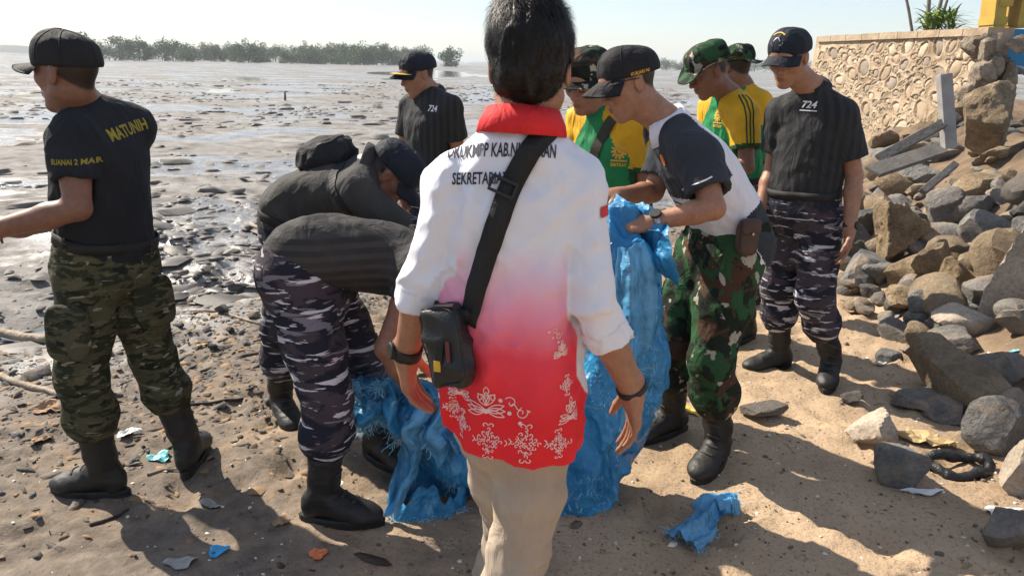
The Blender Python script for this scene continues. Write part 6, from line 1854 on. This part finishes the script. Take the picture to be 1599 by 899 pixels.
bl, wt, og, yl, br, tq, gy_ = pl('blue plastic', (.03, .32, .62)), pl('white plastic', (.62, .62, .60)), pl('orange plastic', (.60, .16, .05)), pl('yellow wrapper', (.60, .42, .04)), pl('brown card', (.34, .22, .13), .9), pl('turquoise plastic', (.16, .50, .52)), pl('grey film', (.30, .29, .28), .3)
scrap(341, 860, 30, 14, bl, 'bright blue plastic scrap in the shade on left sand', seed=1)
scrap(330, 792, 34, 10, gy_, 'crumpled grey film scrap above the blue plastic one', seed=2)
scrap(250, 716, 34, 14, tq, 'pale turquoise wrapper between the two camouflage boots', seed=3)
scrap(440, 816, 24, 12, br, 'torn brown card scrap by the bent man boot', seed=4)
scrap(497, 868, 28, 12, og, 'orange plastic shard on the lit sand strip', seed=5)
scrap(282, 880, 46, 14, gy_, 'milky film scrap beside the blue plastic scrap', seed=6)
scrap(62, 688, 26, 16, br, 'brown card scrap on left sand near the front boot', seed=7)
scrap(200, 680, 34, 14, wt, 'whitish crumpled paper behind the front boot', seed=8)
scrap(78, 640, 40, 16, br, 'tan leaf-like card scrap by driftwood', seed=9)
scrap(318, 542, 16, 8, yl, 'small yellow wrapper at the tide line', seed=10)
scrap(1074, 640, 14, 26, yl, 'yellow wrapper standing between the two black boots', seed=11)
scrap(1345, 432, 24, 7, tq, 'turquoise plastic scrap at the sand edge by grey boulder', seed=12)
scrap(1372, 462, 18, 10, tq, 'turquoise bag scrap beside the small pale stone', seed=13)
scrap(1388, 498, 30, 10, gy_, 'grey film scrap on the orange sand', seed=14)
scrap(1375, 570, 22, 8, gy_, 'torn dark film near the flat grey stone', seed=15)
scrap(1440, 690, 90, 22, pl('dry straw mat', (.44, .32, .16), .95), 'dry straw-coloured weed clump behind the tyre scrap', 'weed', 16, 'dry_weed', .012)
scrap(1462, 562, 70, 20, pl('dry root mat', (.33, .24, .15), .95), 'dry brown root clump on sand in front of the dark stone', 'weed', 17, 'dry_weed', .02)
scrap(1580, 522 + 30, 18, 6, tq, 'tiny turquoise scrap under the huge pale slab', seed=18)
scrap(1440, 770, 60, 8, wt, 'thin white foam scrap in front of the dark grey boulder', seed=19)
scrap(1565, 800, 60, 10, wt, 'pale shell and foam scrap near the blue grey boulder', seed=20)
scrap(330, 424, 22, 8, pl('pale wood', (.4, .33, .26), .8), 'pale chip of wood floating in the tide pool', seed=21)
scrap(100, 556, 10, 8, pl('red plastic', (.5, .03, .04)), 'tiny red plastic piece in the left tide pool', seed=22)
# scrap of tyre
c0 = on_ground(1500, 742); mb = MB(); ring = []
for i in range(40):
    t = 2 * math.pi * i / 40; w_ = 1 + .10 * math.sin(3 * t + 1); ring.append(c0 + V(.118 * math.cos(t) * w_, .070 * math.sin(t) * w_ + .03, .022 + .018 * max(0, math.sin(t + .6)) + .008 * math.sin(4 * t)))
ring.append(ring[0])
mb.tube(ring, [.022 + .004 * math.sin(5 * i / 40 * 6.28) + .003 * math.sin(17 * i) for i in range(41)], 10, False)
tag(mb.thing('tyre_scrap', plain('torn black rubber', (.014, .014, .015), .45, .4, 40, .8, 50, dist=.01), True), 'flattened loop of torn black rubber tyre on sand', 'tyre')
# grit: pebbles, shell bits, wood crumbs, mud clods
def scatter(name, n, fn, size, flat, mat, seed, label, elong=2.0, box=(-4, 4.2, 1.45, 9)):
    r_ = np.random.default_rng(seed); d, f = np.array([(math.cos(a) * .9, math.sin(a) * .9, -.2) for a in np.arange(5) * 1.2566] + [(math.cos(a + .6) * .62, math.sin(a + .6) * .62, .62) for a in np.arange(5) * 1.2566]), np.array([[i, (i + 1) % 5, 5 + i] for i in range(5)] + [[(i + 1) % 5, 5 + (i + 1) % 5, 5 + i] for i in range(5)] + [[5, 6, 7], [5, 7, 8], [5, 8, 9]])
    C = []
    while len(C) < n:
        x, y = r_.uniform(box[0], box[1], 4000), r_.uniform(box[2], box[3], 4000) ; p = fn(x, y); k = r_.random(4000) < p; C += list(np.stack([x[k], y[k]], 1))
    C = np.array(C[:n]); s = size * np.exp(r_.normal(0, .5, n)); z = height(C[:, 0], C[:, 1])
    th = r_.uniform(0, 6.28, n); el = r_.uniform(.6, 1.35, (n, 10, 1)); D = np.tile(d, (n, 1, 1)) * el
    D[:, :, 2] *= flat; D[:, :, 0] *= r_.uniform(.8, elong, n)[:, None]
    x = D[..., 0] * np.cos(th)[:, None] - D[..., 1] * np.sin(th)[:, None]; y = D[..., 0] * np.sin(th)[:, None] + D[..., 1] * np.cos(th)[:, None]
    P = np.stack([x * s[:, None] + C[:, :1], y * s[:, None] + C[:, 1:2], D[..., 2] * s[:, None] + z[:, None] + (s * flat * .25)[:, None]], -1).reshape(-1, 3)
    F = (np.arange(n)[:, None, None] * 10 + f[None]).reshape(-1, 3)
    o = link(name, mesh_np(name, P, F, mat, True)); tag(o, label, None, None, 'stuff'); return o
band = lambda x, y: np.exp(-((shore(x, y) + .3) / .95) ** 2) * np.clip(3.6 / (y + .1), .1, 1)
beach = lambda x, y: (shore(x, y) < .2) * np.clip(2.4 / y, 0, 1) ** 1.5 * .8
flatm = lambda x, y: (shore(x, y) > .2) * np.exp(-shore(x, y) / 4) * .7
scatter('wood_crumbs', 6000, band, .0075, .4, M['darkstick'], 1, 'dark wood crumbs and mud along the tide line', 4.5)
scatter('leaf_crumbs', 3600, band, .010, .25, pl('dead leaf', (.24, .155, .085), .9), 2, 'dead brown leaf crumbs along the tide line')
scatter('pebbles', 1500, band, .011, .7, M['basalt'], 3, 'small grey pebbles along the tide line')
scatter('shell_bits', 1300, beach, .0042, .5, pl('shell white', (.62, .58, .50), .6), 4, 'tiny white shell bits on the sand')
scatter('sand_crumbs', 6500, beach, .0034, .6, pl('dark grit', (.12, .09, .065), .9), 5, 'dark grit scattered over the sand')
scatter('mud_clods', 1500, flatm, .026, .26, pl('wet mud clod', (.10, .092, .083), .7), 6, 'lumps of dark mud on the tidal flat')
scatter('mud_ridges', 520, lambda x, y: (shore(x, y) > .5) * np.exp(-shore(x, y) / 5) * (fbm(np.stack([x * .8, y * .8, x * 0], -1), 2, 71) > .5), .048, .18, pl('dark slimy mud', (.07, .062, .054), .6), 7, 'low dark ridges of mud and weed on the flat', 3.0)
scatter('mud_lumps', 3000, lambda x, y: (shore(x, y) > 1.5) * np.clip(1.3 - np.sqrt(y / 60), 0, 1) * (fbm(np.stack([x * .35, y * .35, x * 0], -1), 3, 72) > .48) * (x < .2 * y + 1), .075, .30, pl('half dry mud', (.12, .11, .10), .75), 8, 'small dark lumps scattered over the open mudflat', 2.2, (-26, 12, 7, 55))

# ------------------------------------------------------------------ pale sea haze over the flats
hm = bpy.data.materials.new('haze'); hm.use_nodes = True
hn = hm.node_tree; hn.nodes.remove(hn.nodes['Principled BSDF'])
pv = hn.nodes.new('ShaderNodeVolumePrincipled'); pv.inputs['Color'].default_value = (.86, .91, .95, 1); pv.inputs['Density'].default_value = .0007; pv.inputs['Anisotropy'].default_value = 0.0
hn.links.new(pv.outputs[0], hn.nodes['Material Output'].inputs['Volume'])
mb = MB().box((-1, 1740, 4.0), (2640, 0, 0), (0, 1790, 0), (0, 0, 12.0))
ho = link('haze', mesh_np('haze', mb.v, mb.f, hm, False)); tag(ho, kind='stuff'); ho.display_type = 'WIRE'
